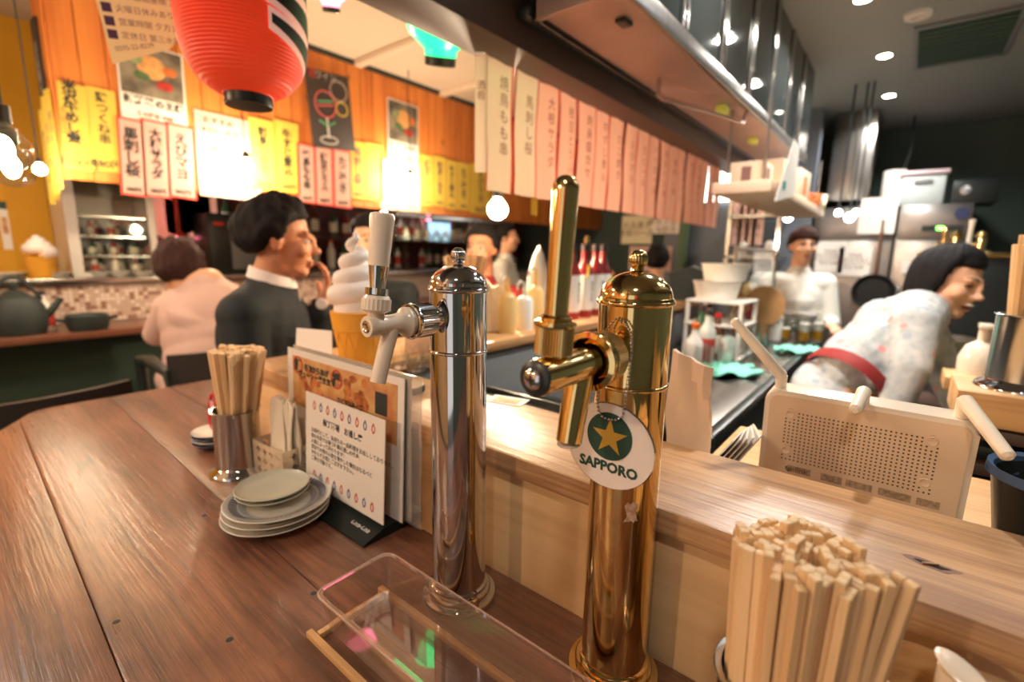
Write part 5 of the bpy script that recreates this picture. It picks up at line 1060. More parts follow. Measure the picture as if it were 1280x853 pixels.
# far room: counter, screen, chair
t = thing('television', PX(548, 290, -3.9), 'small glowing screen on the back bar beyond the chrome tap', 'screen', rot=(PI/2, 0, PI/2)); G().box((0, 0, 0), (0.34, 0.22, 0.03), bev=0.004).obj('case', m_['black_plastic'], t); G().box((0, 0, 0.016), (0.31, 0.19, 0.004)).obj('display', mat('screen_blue', (150, 190, 220), 0.3, emit=1.5, var=0.8, vscale=6), t); G().box((0, (2.6-t.location.z)/2, -0.03), (0.04, 2.6-t.location.z, 0.03)).obj('ceiling_bracket', m_['black_plastic'], t)
t = thing('dining_table', (-2.35, 2.72, 0), 'small wooden side table beyond the chrome tower', 'table'); G().box((0, 0, 1.0), (0.55, 0.6, 0.03), bev=0.004).obj('top', m_['shelf_wood'], t)
for sx in (-1, 1):
    for sy in (-1, 1): G().box((sx*0.24, sy*0.26, 0.49), (0.04, 0.04, 0.98)).obj('leg', m_['dark_metal'], t)
for i in range(6):
    q = kinds[(i*3) % 5]; bottle(loc=Vector((-2.5+0.07*i, 2.6+0.05*(i % 2), 1.015)), h=0.13, r=0.025, body=q[0], cap=q[1], lab=q[2], label=q[3]+' on the small wooden side table', group='bottles on the side table')
def chair(loc, rz, label, arms=False, hs=0.68):
    t = thing('dining_chair', loc, label, 'chair', rot=(0, 0, rz))
    G().box((0, 0, hs), (0.42, 0.42, 0.05), bev=0.015).obj('seat', m_['black_soft'], t)
    rows = [[(0.22*(2*i/8-1), 0.20+0.045*(1-(2*i/8-1)**2), z) for i in range(9)] for z in (hs+0.14, hs+0.2, hs+0.27, hs+0.305)]
    G().sheet(rows, 0.02).obj('backrest', mat('chair_back', (62, 54, 52), 0.35), t)
    for sx in (-1, 1):
        G().tube([(sx*0.19, 0.2, hs), (sx*0.2, 0.215, hs+0.2)], 0.012, 8).obj('back_post', m_['dark_metal'], t)
        for sy in (-1, 1): G().tube([(sx*0.18, sy*0.18, hs), (sx*0.2, sy*0.2, 0.0)], 0.014, 8).obj('leg', m_['dark_metal'], t)
        if arms: G().tube([(sx*0.21, 0.21, hs+0.12), (sx*0.22, 0.20, hs+0.24), (sx*0.22, 0.0, hs+0.255), (sx*0.22, -0.14, hs+0.24), (sx*0.21, -0.16, hs)], [0.014, 0.018, 0.024, 0.022, 0.014], 10).obj('armrest', m_['black_plastic'], t)
    return t
cpos = PX(92, 486, -1.92); chair((cpos.x-0.22, cpos.y-0.09, 0.0), -PI/2+0.12, 'dark curved back chair tucked at the rounded end of the plank table', hs=0.625)
cpos = PX(228, 452, -2.2); chair((cpos.x-0.02, cpos.y+0.12, 0.0), -PI/2, 'black armchair under the woman in pale pink', True)
# kettle, pot and pieces on the far counter
kp_ = PZ(18, 412, 0.95); kp_ = Vector((-3.22, PX(18, 370, -3.22).y, 0.95))
t = thing('kettle', kp_, 'black iron kettle on the far bar counter', 'kettle')
G().lathe([(0, 0), (0.09, 0), (0.105, 0.05), (0.10, 0.13), (0.075, 0.175), (0.06, 0.18), (0.03, 0.205), (0, 0.21)], 32).obj('body', m_['black_soft'], t); G().lathe([(0.012, 0.205), (0.018, 0.235), (0, 0.25)], 16).obj('lid_knob', m_['black_soft'], t); G().tube([(0, 0.09, 0.08), (0, 0.13, 0.12), (0, 0.16, 0.165)], [0.022, 0.016, 0.012], 10).obj('spout', m_['black_soft'], t); G().tube([(0, -0.09+0.18*i/10, 0.16+0.11*math.sin(PI*i/10)) for i in range(11)], 0.008, 8).obj('handle', m_['black_soft'], t)
p = Vector((-3.18, PX(108, 390, -3.18).y, 0.95)); t = thing('black_pot', p, 'squat black pot on the far bar counter beside the kettle', 'pot'); G().lathe([(0, 0), (0.075, 0), (0.085, 0.03), (0.085, 0.075), (0.078, 0.08), (0.07, 0.06), (0, 0.02)], 28).obj('body', m_['black_soft'], t); [G().tube([(0, q*0.08, 0.05), (0, q*0.12, 0.06)], 0.01, 8).obj('handle', m_['black_soft'], t) for q in (-1, 1)]
bottle(loc=Vector((-3.25, PX(52, 380, -3.25).y, 0.95)), h=0.2, r=0.04, body='bottle_white', cap='cap_dark', lab='label_red', label='white sauce bottle with a red label between the kettle and the pot')
p = Vector((-3.5, PX(48, 310, -3.5).y, LZ)); t = thing('soft_serve_model', p, 'small soft serve ice cream model on the far steel ledge', 'ice cream model')
G().lathe([(0, 0), (0.05, 0), (0.065, 0.10), (0.07, 0.115), (0, 0.115)], 28).obj('cone', cone, t); G().tube([(0.045*(1-i/40)*math.cos(i*0.5), 0.045*(1-i/40)*math.sin(i*0.5), 0.13+0.09*i/40) for i in range(41)], [0.032*(1-i/40)**0.6+0.004 for i in range(41)], 12).obj('swirl', cr_, t)
for k in range(7):
    p = Vector((-3.5-0.05*(k % 2), PX([5, 18, 72, 130, 150, 165, 178][k], 340, -3.5).y, LZ)); t = thing('small_dish', p, 'small white dish on the far steel ledge', 'dish', 'dishes on the far steel ledge'); G().lathe([(0, 0), (0.035, 0), (0.06, 0.03), (0.057, 0.03), (0.03, 0.006), (0, 0.006)], 24).obj('dish', m_['white_glaze'], t)
t, w_, h = sheet_poster('beer_poster', (0, 252, 12, 312), 'pale picture poster with a green top on the yellow wall', None, 'paper_white', X=-4.0, out=0.004); G().box((0, h*0.42, 0.001), (w_, h*0.16, 0.001)).obj('green_band', m_['ink_green'], t); G().box((0, 0, 0.001), (w_*0.6, h*0.35, 0.001)).obj('photo_print', m_['photo_tan'], t)
# ------------------------------------------------------------------ extractor hood
hd2 = thing('range_hood', (-0.69, 2.3, 1.95), 'long steel extractor hood with dark glass side panes over the kitchen', 'hood')
Y0, Y1 = 1.07-2.3, 3.55-2.3; XW, XE = -0.125, 0.12; HT = 2.46-1.95
G().span((XW, Y0+0.02, 0.012), (XE, Y1, 0.03)).obj('underside', m_['copper_steel'], hd2)
G().span((XE-0.012, Y0, 0), (XE+0.006, Y1, 0.045), bev=0.002).obj('rim', m_['steel'], hd2); G().span((XW, Y0, 0.0), (XE, Y0+0.018, 0.05), bev=0.002).obj('rim', m_['copper_steel'], hd2); G().span((XW-0.006, Y0, 0.0), (XW+0.012, Y1, 0.05), bev=0.002).obj('rim', m_['dark_metal'], hd2)
G().span((XW, Y0+0.002, 0.05), (XE-0.01, Y0+0.012, HT)).obj('end_panel', mat('hood_grey', (132, 136, 138), 0.5), hd2); G().span((XW-0.005, Y0-0.004, 0.05), (XW+0.03, Y0+0.02, HT)).obj('corner_post', m_['dark_metal'], hd2)
n = 7
for k in range(n):
    a = Y0+(Y1-Y0)*k/n; b = Y0+(Y1-Y0)*(k+1)/n
    G().span((XE-0.004, a+0.012, 0.045), (XE, b-0.012, HT)).obj('pane', m_['smoke_glass'], hd2)
    for dy in (0.0, 0.03): G().span((XE-0.006, a-0.006+dy, 0.045), (XE+0.008, a+0.008+dy, HT), bev=0.001).obj('mullion', m_['steel_bright'], hd2)
G().span((XW, Y0+0.02, 0.05), (XW+0.01, Y1, HT)).obj('back_panel', m_['dark_metal'], hd2)
G().tube([(-0.045, -0.62, 0.012), (-0.045, -0.62, -0.04), (-0.035, -0.60, -0.05), (0.06, -0.30, -0.05), (0.10, -0.1, -0.045), (0.105, -0.08, 0.01)], 0.007, 8).obj('pipe', m_['copper_steel'], hd2)
for k, (px, py) in enumerate([(903, 139), (941, 178)]):
    p = PZ(px, py, 1.945); G().box((p.x+0.69, p.y-2.3, 0.0), (0.035, 0.07, 0.024), bev=0.004).obj('filter_lamp', mat('filter_lamp', (180, 176, 70), 0.4, emit=0.25), hd2)
p = PZ(780, 30, 1.955); G().box((p.x+0.69, p.y-2.3, 0.008), (0.03, 0.045, 0.01), bev=0.002).obj('sensor', m_['dark_metal'], hd2)
# ring tube lights above the kitchen that mirror in the glass
for k, (x, y_) in enumerate([(0.42, 1.45), (0.48, 2.0)]):
    t = thing('ring_light', (x, y_, 2.445), 'white circular tube light on the grey kitchen ceiling', 'lamp', 'ring lights on the kitchen ceiling'); G().lathe([(0.13+0.012*math.cos(a), -0.02+0.012*math.sin(a)) for a in [2*PI*i/10 for i in range(11)]], 40).obj('tube', mat('tube_white', (250, 252, 255), 0.4, emit=9), t); G().lathe([(0, 0.012), (0.10, 0.012), (0.10, -0.004), (0, -0.008)], 32).obj('base', m_['paper_white'], t)
for k, (x, y_) in enumerate(KDOWN):
    t = thing('downlight', (x, y_, 2.46), 'round recessed downlight in the grey kitchen ceiling', 'lamp', 'kitchen downlights'); G().lathe([(0.032, 0), (0.042, -0.003), (0.046, 0)], 32).obj('trim_ring', m_['grey_paint'], t); G().lathe([(0, -0.001), (0.032, -0.001)], 28).obj('lens', m_['lamp_disc'], t)
for k, (x, y_) in enumerate(TABLE_FILL):
    t = thing('downlight', (x, y_, 2.6 if x < -0.97 else 2.46), 'added warm fill light above the plank table', 'lamp', 'added table fill lights'); G().lathe([(0.055, 0), (0.07, -0.005), (0.074, 0)], 32).obj('trim_ring', m_['paper_white'], t)
p = PZ(1148, 17, 2.46); t = thing('smoke_detector', p, 'small round white detector on the kitchen ceiling', 'detector'); G().lathe([(0.03, 0), (0.055, 0), (0.05, -0.015), (0.03, -0.018), (0.028, -0.006), (0, -0.006)], 28).obj('case', m_['paper_white'], t)
ca, cb_ = PZ(1145, 60, 2.46), PZ(1268, 40, 2.46)
t = thing('ceiling_vent', ((ca.x+cb_.x)/2, (ca.y+cb_.y)/2, 2.46), 'dark rectangular air vent with a pale frame in the ceiling', 'vent'); vw, vh_ = cb_.x-ca.x, 0.62
G().box((0, 0, -0.004), (vw, vh_, 0.006)).obj('grille', m_['dark_green'], t)
for sx in (-1, 1): G().box((sx*vw/2, 0, -0.007), (0.02, vh_+0.03, 0.014), bev=0.002).obj('frame', m_['grey_paint'], t); G().box((0, sx*vh_/2, -0.007), (vw, 0.02, 0.014), bev=0.002).obj('frame', m_['grey_paint'], t)
for i in range(9): G().box((0, -vh_/2+vh_*(i+1)/10, -0.009), (vw-0.02, 0.022, 0.004), rot=(0.5, 0, 0)).obj('slat', m_['dark_green'], t)
# ------------------------------------------------------------------ hanging shelf with boxes
hs = thing('hanging_shelf', (-0.54, 2.75, 1.62), 'pale board shelf hanging below the extractor hood', 'shelf')
G().span((-0.12, -0.65, 0), (0.10, 0.85, 0.045), bev=0.003).obj('board', m_['kraft'], hs)
for yy in (-0.6, 0.8):
    for xx in (-0.08, 0.06): G().tube([(xx, yy, 0.02), (xx, yy, 0.33)], 0.005, 6).obj('rod', m_['steel'], hs)
def carton(loc, d, rz, label, mark):
    t = thing('cardboard_box', loc, label, 'box', rot=(0, 0, rz)); G().box((0, 0, d[2]/2), d, bev=0.002).obj('carton', m_['kraft'], t); G().box((d[0]*0.0, -d[1]/2-0.0006, d[2]*0.5), (d[0]*0.3, 0.001, d[2]*0.6)).obj('print', mark, t); G().box((d[0]/2+0.0006, 0, d[2]*0.5), (0.001, d[1]*0.3, d[2]*0.6)).obj('print', mark, t); G().box((0, 0, d[2]+0.0006), (d[0], 0.05, 0.001)).obj('tape', m_['pale_wood'], t)
teal = mat('teal_print', (70, 160, 150), 0.6); orng = mat('orange_print', (226, 120, 60), 0.6)
carton((-0.575, 2.35, 1.665), (0.13, 0.18, 0.10), 0.0, 'short kraft carton on the shelf end under the hood', m_['ink_soft']); carton((-0.56, 2.62, 1.665), (0.15, 0.26, 0.14), 0.03, 'tall kraft carton with a teal mark on the hanging shelf', teal); carton((-0.54, 2.98, 1.665), (0.15, 0.24, 0.15), -0.04, 'kraft carton with orange print on the hanging shelf', orng)
p = PX(983, 212, -0.42); t = thing('paper_sheet', p, 'white paper sheet with a teal mark hanging off the shelf', 'paper', rot=(PI/2, -0.1, PI/2)); G().prism([(-0.16, -0.12), (0.22, -0.10), (0.22, 0.10), (0.10, 0.12)], -0.001, 0.001).obj('sheet', m_['paper_white'], t); G().box((-0.02, -0.06, 0.0015), (0.06, 0.03, 0.001)).obj('print', teal, t)
# gift boxes and packs at the end of the shelf
for k, (px, py) in enumerate([(1000, 244), (1012, 250), (1022, 262)]):
    p = PX(px, py, -0.47); tag(G().box((0, 0, 0), (0.07, 0.12, 0.07), rot=(0.3*k, 0.2, 0.2), bev=0.003).obj('snack_pack', [m_['photo_orange'], m_['paper_white'], m_['paper_cream']][k], None, (p.x, 3.35+0.1*k, 1.70)), ['orange snack pack at the shelf end', 'white snack pack at the shelf end', 'cream snack pack at the shelf end'][k], 'pack')
# ------------------------------------------------------------------ steel worktop
wk = thing('steel_worktop', (-0.6, 2.1, 0), 'long stainless worktop with a black edge behind the bar', 'worktop')
G().span((-0.262, -0.90, 0.90), (0.27, 1.15, 0.93), bev=0.003).obj('top', mat('worktop_steel', (176, 170, 164), 0.22, 1.0, var=0.12, vscale=4), wk); G().span((0.255, -0.90, 0.885), (0.285, 1.15, 0.934), bev=0.006).obj('edge', m_['black_plastic'], wk); G().span((-0.262, -0.93, 0.885), (0.285, -0.895, 0.934), bev=0.006).obj('edge', m_['black_plastic'], wk)
G().span((-0.25, -0.86, 0.1), (0.20, 1.13, 0.90)).obj('cabinet', m_['dark_metal'], wk)
for k, (px, py, sc_) in enumerate([(900, 466, 1.0), (1000, 441, 0.8)]):
    p = PZ(px, py, 0.932); rn = random.Random(k+40); ph = rn.uniform(0, 6)
    rows = [[(0.13*sc_*(2*i/12-1)*(1+0.15*math.sin(j+ph)), 0.09*sc_*(2*j/12-1)*(1+0.2*math.sin(i*0.9+ph)), 0.004+0.014*(1+math.sin(i*1.3+ph)*math.cos(j*1.5+ph))) for i in range(13)] for j in range(13)]
    tag(G().sheet(rows, 0.003).obj('dishcloth', mat('cloth_teal', (132, 214, 190), 0.85), None, p, (0, 0, 0.5), smooth=80), ['crumpled teal dishcloth on the near worktop edge', 'crumpled teal dishcloth beside the beer mugs'][k], 'cloth')
W_ = 0.933
def wt_(px, py):
    p = PZ(px, py, W_); p.y = min(p.y, 2.98); return p
# mugs of beer and tumblers
for k, (px, py) in enumerate([(980, 425), (992, 420), (1004, 428), (1012, 418), (1022, 426)]):
    p = wt_(px, py); t = thing('beer_mug', p, ['beer mug half full on the worktop beside the spray bottle', 'empty beer mug on the worktop behind the others', 'foaming beer mug on the worktop', 'glass mug of pale beer on the worktop', 'beer mug with a foam head nearest the steel pan'][k], 'mug', 'beer mugs on the worktop')
    G().lathe([(0, 0), (0.029, 0), (0.031, 0.12), (0.029, 0.12), (0.027, 0.008), (0, 0.008)], 20).obj('glass', m_['glass'], t); G().tube([(0.029, 0, 0.09), (0.048, 0, 0.085), (0.048, 0, 0.035), (0.029, 0, 0.03)], 0.006, 8).obj('handle', m_['glass'], t)
    if k != 1: G().lathe([(0, 0.009), (0.026, 0.009), (0.027, 0.06), (0, 0.06)], 20).obj('beer', m_['beer'], t); G().lathe([(0.027, 0.0605), (0.028, 0.10 if k in (2, 4) else 0.065), (0, 0.10 if k in (2, 4) else 0.065)], 20).obj('foam', m_['paper_white'], t)
def sprayer(px, py, cap, label, z=W_, s_=1.0):
    p = PZ(px, py, z); p.y = min(p.y, 2.95); t = thing('spray_bottle', p, label, 'spray bottle'); G().lathe([(0, 0), (0.038*s_, 0), (0.04*s_, 0.08*s_), (0.03*s_, 0.12*s_), (0.013*s_, 0.15*s_), (0.013*s_, 0.17*s_), (0, 0.17*s_)], 20).obj('bottle', m_['bottle_white'], t); G().box((0.01*s_, 0, 0.19*s_), (0.05*s_, 0.02*s_, 0.035*s_), bev=0.004).box((-0.012*s_, 0, 0.165*s_), (0.012*s_, 0.012*s_, 0.03*s_)).obj('trigger_head', m_[cap], t)
sprayer(966, 425, 'cap_red', 'white spray bottle with a red trigger on the worktop'); sprayer(992, 385, 'cap_orange', 'white spray bottle with an orange trigger near the cook', s_=1.1)
p = wt_(906, 458); t = thing('drink_can', p, 'pale drink can on the worktop beside the teal cloth', 'can'); G().lathe([(0, 0), (0.028, 0), (0.033, 0.006), (0.033, 0.112), (0.028, 0.12), (0, 0.119)], 24).obj('can', mat('can_pale', (222, 196, 190), 0.3, 0.3, var=0.6, vscale=30, col2=(160, 190, 180)), t); G().lathe([(0.0275, 0.1205), (0.029, 0.122), (0.028, 0.12)], 24).obj('lid_ring', m_['steel_bright'], t)
for k, (px, py, kk) in enumerate([(893, 448, 1), (882, 440, 2), (872, 452, 0), (920, 430, 2), (935, 428, 4), (880, 462, 2), (864, 470, 3)]):
    q = kinds[kk]; bottle(loc=wt_(px, py), h=0.20+0.02*(k % 3), r=0.032, body=q[0], cap=q[1], lab=q[2], label=q[3]+' on the steel worktop', group='bottles on the steel worktop')
for k, (px, py) in enumerate([(868, 458), (878, 474), (888, 470), (926, 446), (938, 440), (950, 434), (945, 448)]):
    tumbler('tumbler', wt_(px, py), 0.033, 0.12, 'clear glass tumbler among the bottles on the steel worktop', None, 'tumblers on the worktop')
t = thing('white_rack', (-0.62, 2.26, W_), 'white plastic rack stacked with tubs on the worktop', 'rack')
for z in (0.0, 0.14, 0.24): G().box((0, 0, z+0.005), (0.24, 0.26, 0.012), bev=0.003).obj('shelf', m_['bottle_white'], t)
for sx in (-1, 1):
    for sy in (-1, 1): G().box((sx*0.11, sy*0.12, 0.12), (0.015, 0.015, 0.24)).obj('post', m_['bottle_white'], t)
p = Vector((-0.62, 2.26, W_))
for k in range(3): tag(G().lathe([(0, 0), (0.085, 0), (0.10, 0.07), (0.105, 0.075), (0.095, 0.075), (0.08, 0.005), (0, 0.005)], 24).obj('plastic_tub', m_['bottle_white'], None, (p.x-0.03+0.03*k, p.y, p.z+[0.253, 0.332, 0.02][k])), ['white plastic tub on the rack top', 'white plastic tub stacked over another tub', 'white plastic tub on the rack bottom'][k], 'tub')
p = Vector((-0.46, 3.15, W_)); t = thing('steel_pan', p, 'rectangular steel food pan on the worktop end', 'pan'); G().box((0, 0, 0.06), (0.2, 0.15, 0.12), bev=0.01).obj('pan', m_['steel'], t); G().box((0, 0, 0.124), (0.22, 0.165, 0.01), bev=0.003).obj('lid', m_['steel_bright'], t)
p = PX(960, 348, -0.6); t = thing('round_board', (-0.56, 2.80, 1.118), 'round wooden board standing on the worktop', 'board', rot=(PI/2-0.1, 0, 0.6)); G().lathe([(0, 0), (0.13, 0), (0.135, 0.005), (0.13, 0.016), (0, 0.016)], 36).obj('disc', mat('board_wood', (206, 150, 96), 0.5, var=0.2), t); G().box((0, -0.16, 0.008), (0.05, 0.14, 0.014), bev=0.004).obj('foot', MATS['board_wood'], t); t.scale = (0.8, 0.8, 0.8)
# till on the shelf of the bar
p = PX(862, 385, -0.94); t = thing('card_terminal', (p.x, p.y, LT), 'black slanted card till on the wooden bar shelf', 'till', rot=(0, 0, 0.3)); G().prism([(-0.10, 0), (0.10, 0), (0.12, 0.14), (0.0, 0.19), (-0.12, 0.15)], -0.13, 0.13, Matrix.Rotation(PI/2, 4, 'X')).obj('case', m_['black_plastic'], t); G().box((0.116, -0.06, 0.07), (0.006, 0.06, 0.018), rot=(0, 0.14, 0)).obj('badge', m_['paper_pink'], t)
# clear guard with a frame, and orange pots behind it
t = thing('sneeze_guard', (-0.62, 2.85, W_), 'clear framed screen standing on the worktop before the kitchen', 'screen')
G().box((0, 0, 0.30), (0.004, 0.9, 0.34)).obj('pane', m_['glass'], t)
for yy in (-0.45, 0.45): G().tube([(0, yy, 0), (0, yy, 0.48)], 0.008, 8).obj('post', m_['steel_bright'], t)
G().tube([(0, -0.45, 0.475), (0, 0.45, 0.475)], 0.010, 8).obj('rail', mat('rail_pink', (222, 178, 160), 0.4), t)
for k in range(6):
    tag(G().lathe([(0, 0), (0.03, 0), (0.036, 0.09), (0.03, 0.092), (0.028, 0.005), (0, 0.005)], 18).obj('spice_pot', mat('pot_orange', (226, 140, 50), 0.4) if k % 2 == 0 else m_['brass'], None, (-0.78, 2.5+0.12*k, W_)), ['orange spice pot behind the clear screen', 'brass spice pot behind the clear screen'][k % 2], 'pot', 'spice pots behind the clear screen')
# bottles along the wooden bar shelf
SX = -0.97
for k, (px, py) in enumerate([(712, 396), (728, 397), (741, 396), (750, 395)]):
    t = bottle(px, py, SX, h=0.285, r=0.036, body='bottle_red', cap='cap_dark', lab='label_cream', label=['first wine red bottle with a white label on the bar shelf', 'wine red bottle with a yellow neck tag on the bar shelf', 'third wine red bottle with a white label on the bar shelf', 'wine red bottle closest to the black till'][k], group='wine red bottles on the bar shelf')
    t.location.z = LT; t.location.x = SX
    G().lathe([(0.0365, 0.03), (0.037, 0.032), (0.037, 0.165), (0.0365, 0.167)], 20).obj('wrap_label', m_['paper_white'], t); text(vert('純米大吟'), 0.022, m_['ink'], t, (0.0375, 0, 0.10), EAST, line=0.95)
    if k == 1: G().box((0.03, -0.02, 0.18), (0.004, 0.014, 0.05)).obj('neck_tag', m_['paper_yellow'], t)
def squeeze(px, py, label, m, h=0.15):
    p = PX(px, py, SX+0.03); t = thing('squeeze_bottle', (p.x, p.y, LT), label, 'bottle', 'pump and squeeze bottles'); G().lathe([(0, 0), (0.028, 0), (0.029, h*0.62), (0.02, h*0.7), (0.008, h*0.74), (0.006, h), (0, h)], 20).obj('bottle', m, t); G().tube([(0, 0, h), (0, -0.02, h+0.006), (0, -0.035, h-0.004), (0, -0.037, h-0.02)], 0.004, 8).obj('spout', m_['bottle_white'], t)
oil = mat('oil_pale', (240, 214, 150), 0.3, trans=0.3)
squeeze(634, 412, 'pale oil pump bottle on the shelf beside the chrome tower', oil, 0.17); squeeze(655, 408, 'tall pale squeeze bottle beside the oil pump', m_['bottle_white'], 0.15); squeeze(668, 406, 'cream squeeze bottle beside the brass handle', oil, 0.19); squeeze(697, 400, 'white squeeze bottle close to the wine red bottles', m_['bottle_white'], 0.16)
p = PX(671, 404, SX-0.05); t = thing('paper_cone_stack', (p.x, p.y, LT), 'tall white pointed cone standing on the bar shelf', 'cone'); G().lathe([(0, 0), (0.04, 0), (0.038, 0.16), (0.03, 0.20), (0.018, 0.24), (0, 0.275)], 24).obj('cone', m_['paper_white'], t); G().lathe([(0.0385, 0.05), (0.039, 0.052), (0.0385, 0.12)], 24).obj('label_band', m_['paper_pink'], t)
# small brass taps on the bar shelf
for k, (px, py, h) in enumerate([(628, 345, 0.26), (660, 345, 0.22)]):
    p = PX(px, 380, SX-0.06); t = thing('small_beer_tap', (p.x, p.y+0.6, LT), ['small brass tap tower on the bar shelf with a tall lever', 'small brass tap tower on the bar shelf with bead finials'][k], 'tap'); G().lathe([(0, 0), (0.04, 0), (0.04, 0.01), (0.018, 0.016), (0.018, h*0.7), (0.026, h*0.72), (0.016, h*0.8), (0, h*0.82)], 24).obj('column', m_['brass'], t); G().tube([(0, 0, h*0.6), (0, -0.09, h*0.6), (0, -0.095, h*0.4)], 0.011, 10).obj('spout', m_['brass'], t); G().lathe([(0, h*0.62), (0.012, h*0.62), (0.009, h*0.8), (0.013, h*1.2), (0, h*1.24)], 16, Matrix.Translation((0, -0.07, 0))).obj('lever', m_['brass'], t)
for i in range(12):
    p = PX(584, 352, SX-0.02); o = link('chopsticks', STICK, None, (p.x+0.035*math.cos(i*2.4)*(0.3+0.06*i), p.y+0.035*math.sin(i*2.4)*(0.3+0.06*i), LT+0.005), (0.2*math.sin(i*2.4), 0.25*math.cos(i*1.7), i*1.1)); tag(o, 'pale wooden chopsticks in the small cup behind the chrome dome', 'chopsticks', 'chopsticks in the cup behind the chrome dome')
p = PX(584, 352, SX-0.02); t = thing('chopstick_cup', (p.x, p.y, LT), 'small steel cup of chopsticks behind the chrome dome', 'cup'); G().lathe([(0, 0), (0.045, 0), (0.045, 0.11), (0.042, 0.11), (0.042, 0.004), (0, 0.004)], 28).obj('cup', m_['steel_bright'], t)
p = PX(615, 352, SX-0.02); t = thing('napkin_stack', (p.x, p.y, LT), 'white napkin bundle standing behind the chrome dome', 'napkins'); G().sheet([[(0.04*(2*i/4-1), 0.01*math.sin(i*2+j), 0.15*j/5+(0.02*math.sin(i*2) if j == 5 else 0)) for i in range(5)] for j in range(6)], 0.03).obj('bundle', MATS['napkin'], t, rot=(0, 0, 0.8))
# tray on the kitchen side of the ledge
p = PZ(668, 500, 1.07); t = thing('steel_tray', (-0.55, 0.72, 1.05), 'steel tray with a black rim just behind the ledge', 'tray'); G().box((0, 0, 0), (0.34, 0.16, 0.012), bev=0.004).obj('tray', m_['steel_bright'], t)
for sy in (-1, 1): G().box((0, sy*0.08, 0.008), (0.35, 0.012, 0.018), bev=0.003).obj('rim', m_['black_plastic'], t)
G().span((-0.03, 0.02, -1.05), (0.03, 0.06, -0.006)).obj('stand', m_['dark_metal'], t)
# ------------------------------------------------------------------ refrigerators
FY = 4.6
def xat(px, Y=FY, py=320): return PY(px, py, Y).x
for k, (a, b) in enumerate([(1012, 1114), (1116, 1207)]):
    xa, xb = xat(a), xat(b); t = thing('refrigerator', ((xa+xb)/2, FY+0.32, 0), ['steel refrigerator with white papers taped to its door', 'steel refrigerator with a green lit display above its door'][k], 'refrigerator'); w_ = (xb-xa); zt3 = PY(1150, 256, FY).z; zd = PY(1150, 302, FY).z
    G().box((0, 0, zt3/2), (w_, 0.64, zt3), bev=0.006).obj('cabinet', m_['steel'], t); G().box((0, -0.33, zd+0.0+(zt3-zd)*0.42), (w_-0.01, 0.02, (zt3-zd)*0.72), bev=0.003).obj('fascia', mat('fascia_steel', (150, 138, 130), 0.4, 0.8), t)
    d = G().box((0, -0.335, zd/2+0.03), (w_-0.015, 0.03, zd-0.08), bev=0.005).obj('door', mat('door_steel', (176, 160, 148), 0.34, 0.9, var=0.1), t); G().box(((-1 if k else 1)*(w_/2-0.06), -0.365, zd*0.62), (0.03, 0.03, 0.5), bev=0.008).obj('handle', m_['steel_bright'], d)
    if k == 1: G().box((0.05, -0.3425, zd+(zt3-zd)*0.35), (0.22, 0.006, 0.04)).obj('display_panel', m_['black_plastic'], t); G().box((0.04, -0.347, zd+(zt3-zd)*0.35), (0.04, 0.004, 0.022)).obj('green_digits', m_['green_led'], t); G().lathe([(0, 0), (0.04, 0), (0.04, 0.003), (0, 0.003)], 24, along((0.14, -0.345, zt3-0.07), (0, -1, 0))).obj('round_badge', m_['indigo'], t)
for k, (x0, y0, x1, y1) in enumerate([(1022, 302, 1052, 342), (1050, 309, 1086, 346), (1128, 328, 1141, 342)]):
    a, b = PY(x0, y0, FY-0.05), PY(x1, y1, FY-0.05); t = thing('paper_note', ((a.x+b.x)/2, FY-0.052, (a.z+b.z)/2), ['white rota sheet on the refrigerator door beside the cook', 'white price list beside the rota on the refrigerator door', 'small white note on the refrigerator with the green display'][k], 'note', rot=SOUTH); G().box((0, 0, 0), (b.x-a.x, a.z-b.z, 0.002)).obj('sheet', m_['paper_white'], t)
    if k < 2: text('予約表\n月火水木金土\n本日のおすすめ\n担当 佐藤', 0.03, m_['ink_soft'], t, (0, 0, 0.0015))
pn = PY(1091, 365, FY-0.12); t = thing('frying_pan', pn, 'black frying pan hanging on the steel refrigerator', 'pan', rot=(PI/2+0.04, 0, 0)); G().lathe([(0, 0), (0.10, 0), (0.135, 0.04), (0.13, 0.042), (0.098, 0.006), (0, 0.006)], 36).obj('pan', mat('pan_black', (52, 50, 48), 0.4, 0.3), t, (0, 0, -0.03)); G().tube([(0, 0.13, 0.0), (0, 0.2, 0.012), (0, 0.52, 0.0)], [0.014, 0.012, 0.010], 10).obj('handle', mat('handle_copper', (120, 80, 60), 0.4), t)
zt3 = PY(1150, 256, FY).z
def on_fridge(px, name, label, cat, g, m, dy=0.25): return tag(g.obj(name, m, None, (xat(px), FY+dy, zt3)), label, cat)
on_fridge(1102, 'paper_roll', 'white kitchen paper roll on top of the refrigerators', 'paper roll', G().lathe([(0.02, 0), (0.075, 0), (0.075, 0.28), (0.02, 0.28), (0.02, 0)], 28), m_['paper_white'])
t = thing('storage_box', (xat(1139), FY+0.25, zt3), 'pale translucent storage box with a pink lid on the refrigerator', 'box'); G().box((0, 0, 0.11), (0.26, 0.3, 0.22), bev=0.02).obj('tub', mat('tub_pale', (196, 206, 206), 0.4), t); G().box((0, 0, 0.235), (0.28, 0.33, 0.03), bev=0.008).obj('lid', mat('lid_pink', (214, 190, 196), 0.4), t); G().box((0, -0.155, 0.17), (0.1, 0.012, 0.03), bev=0.003).obj('grip', m_['grey_paint'], t)
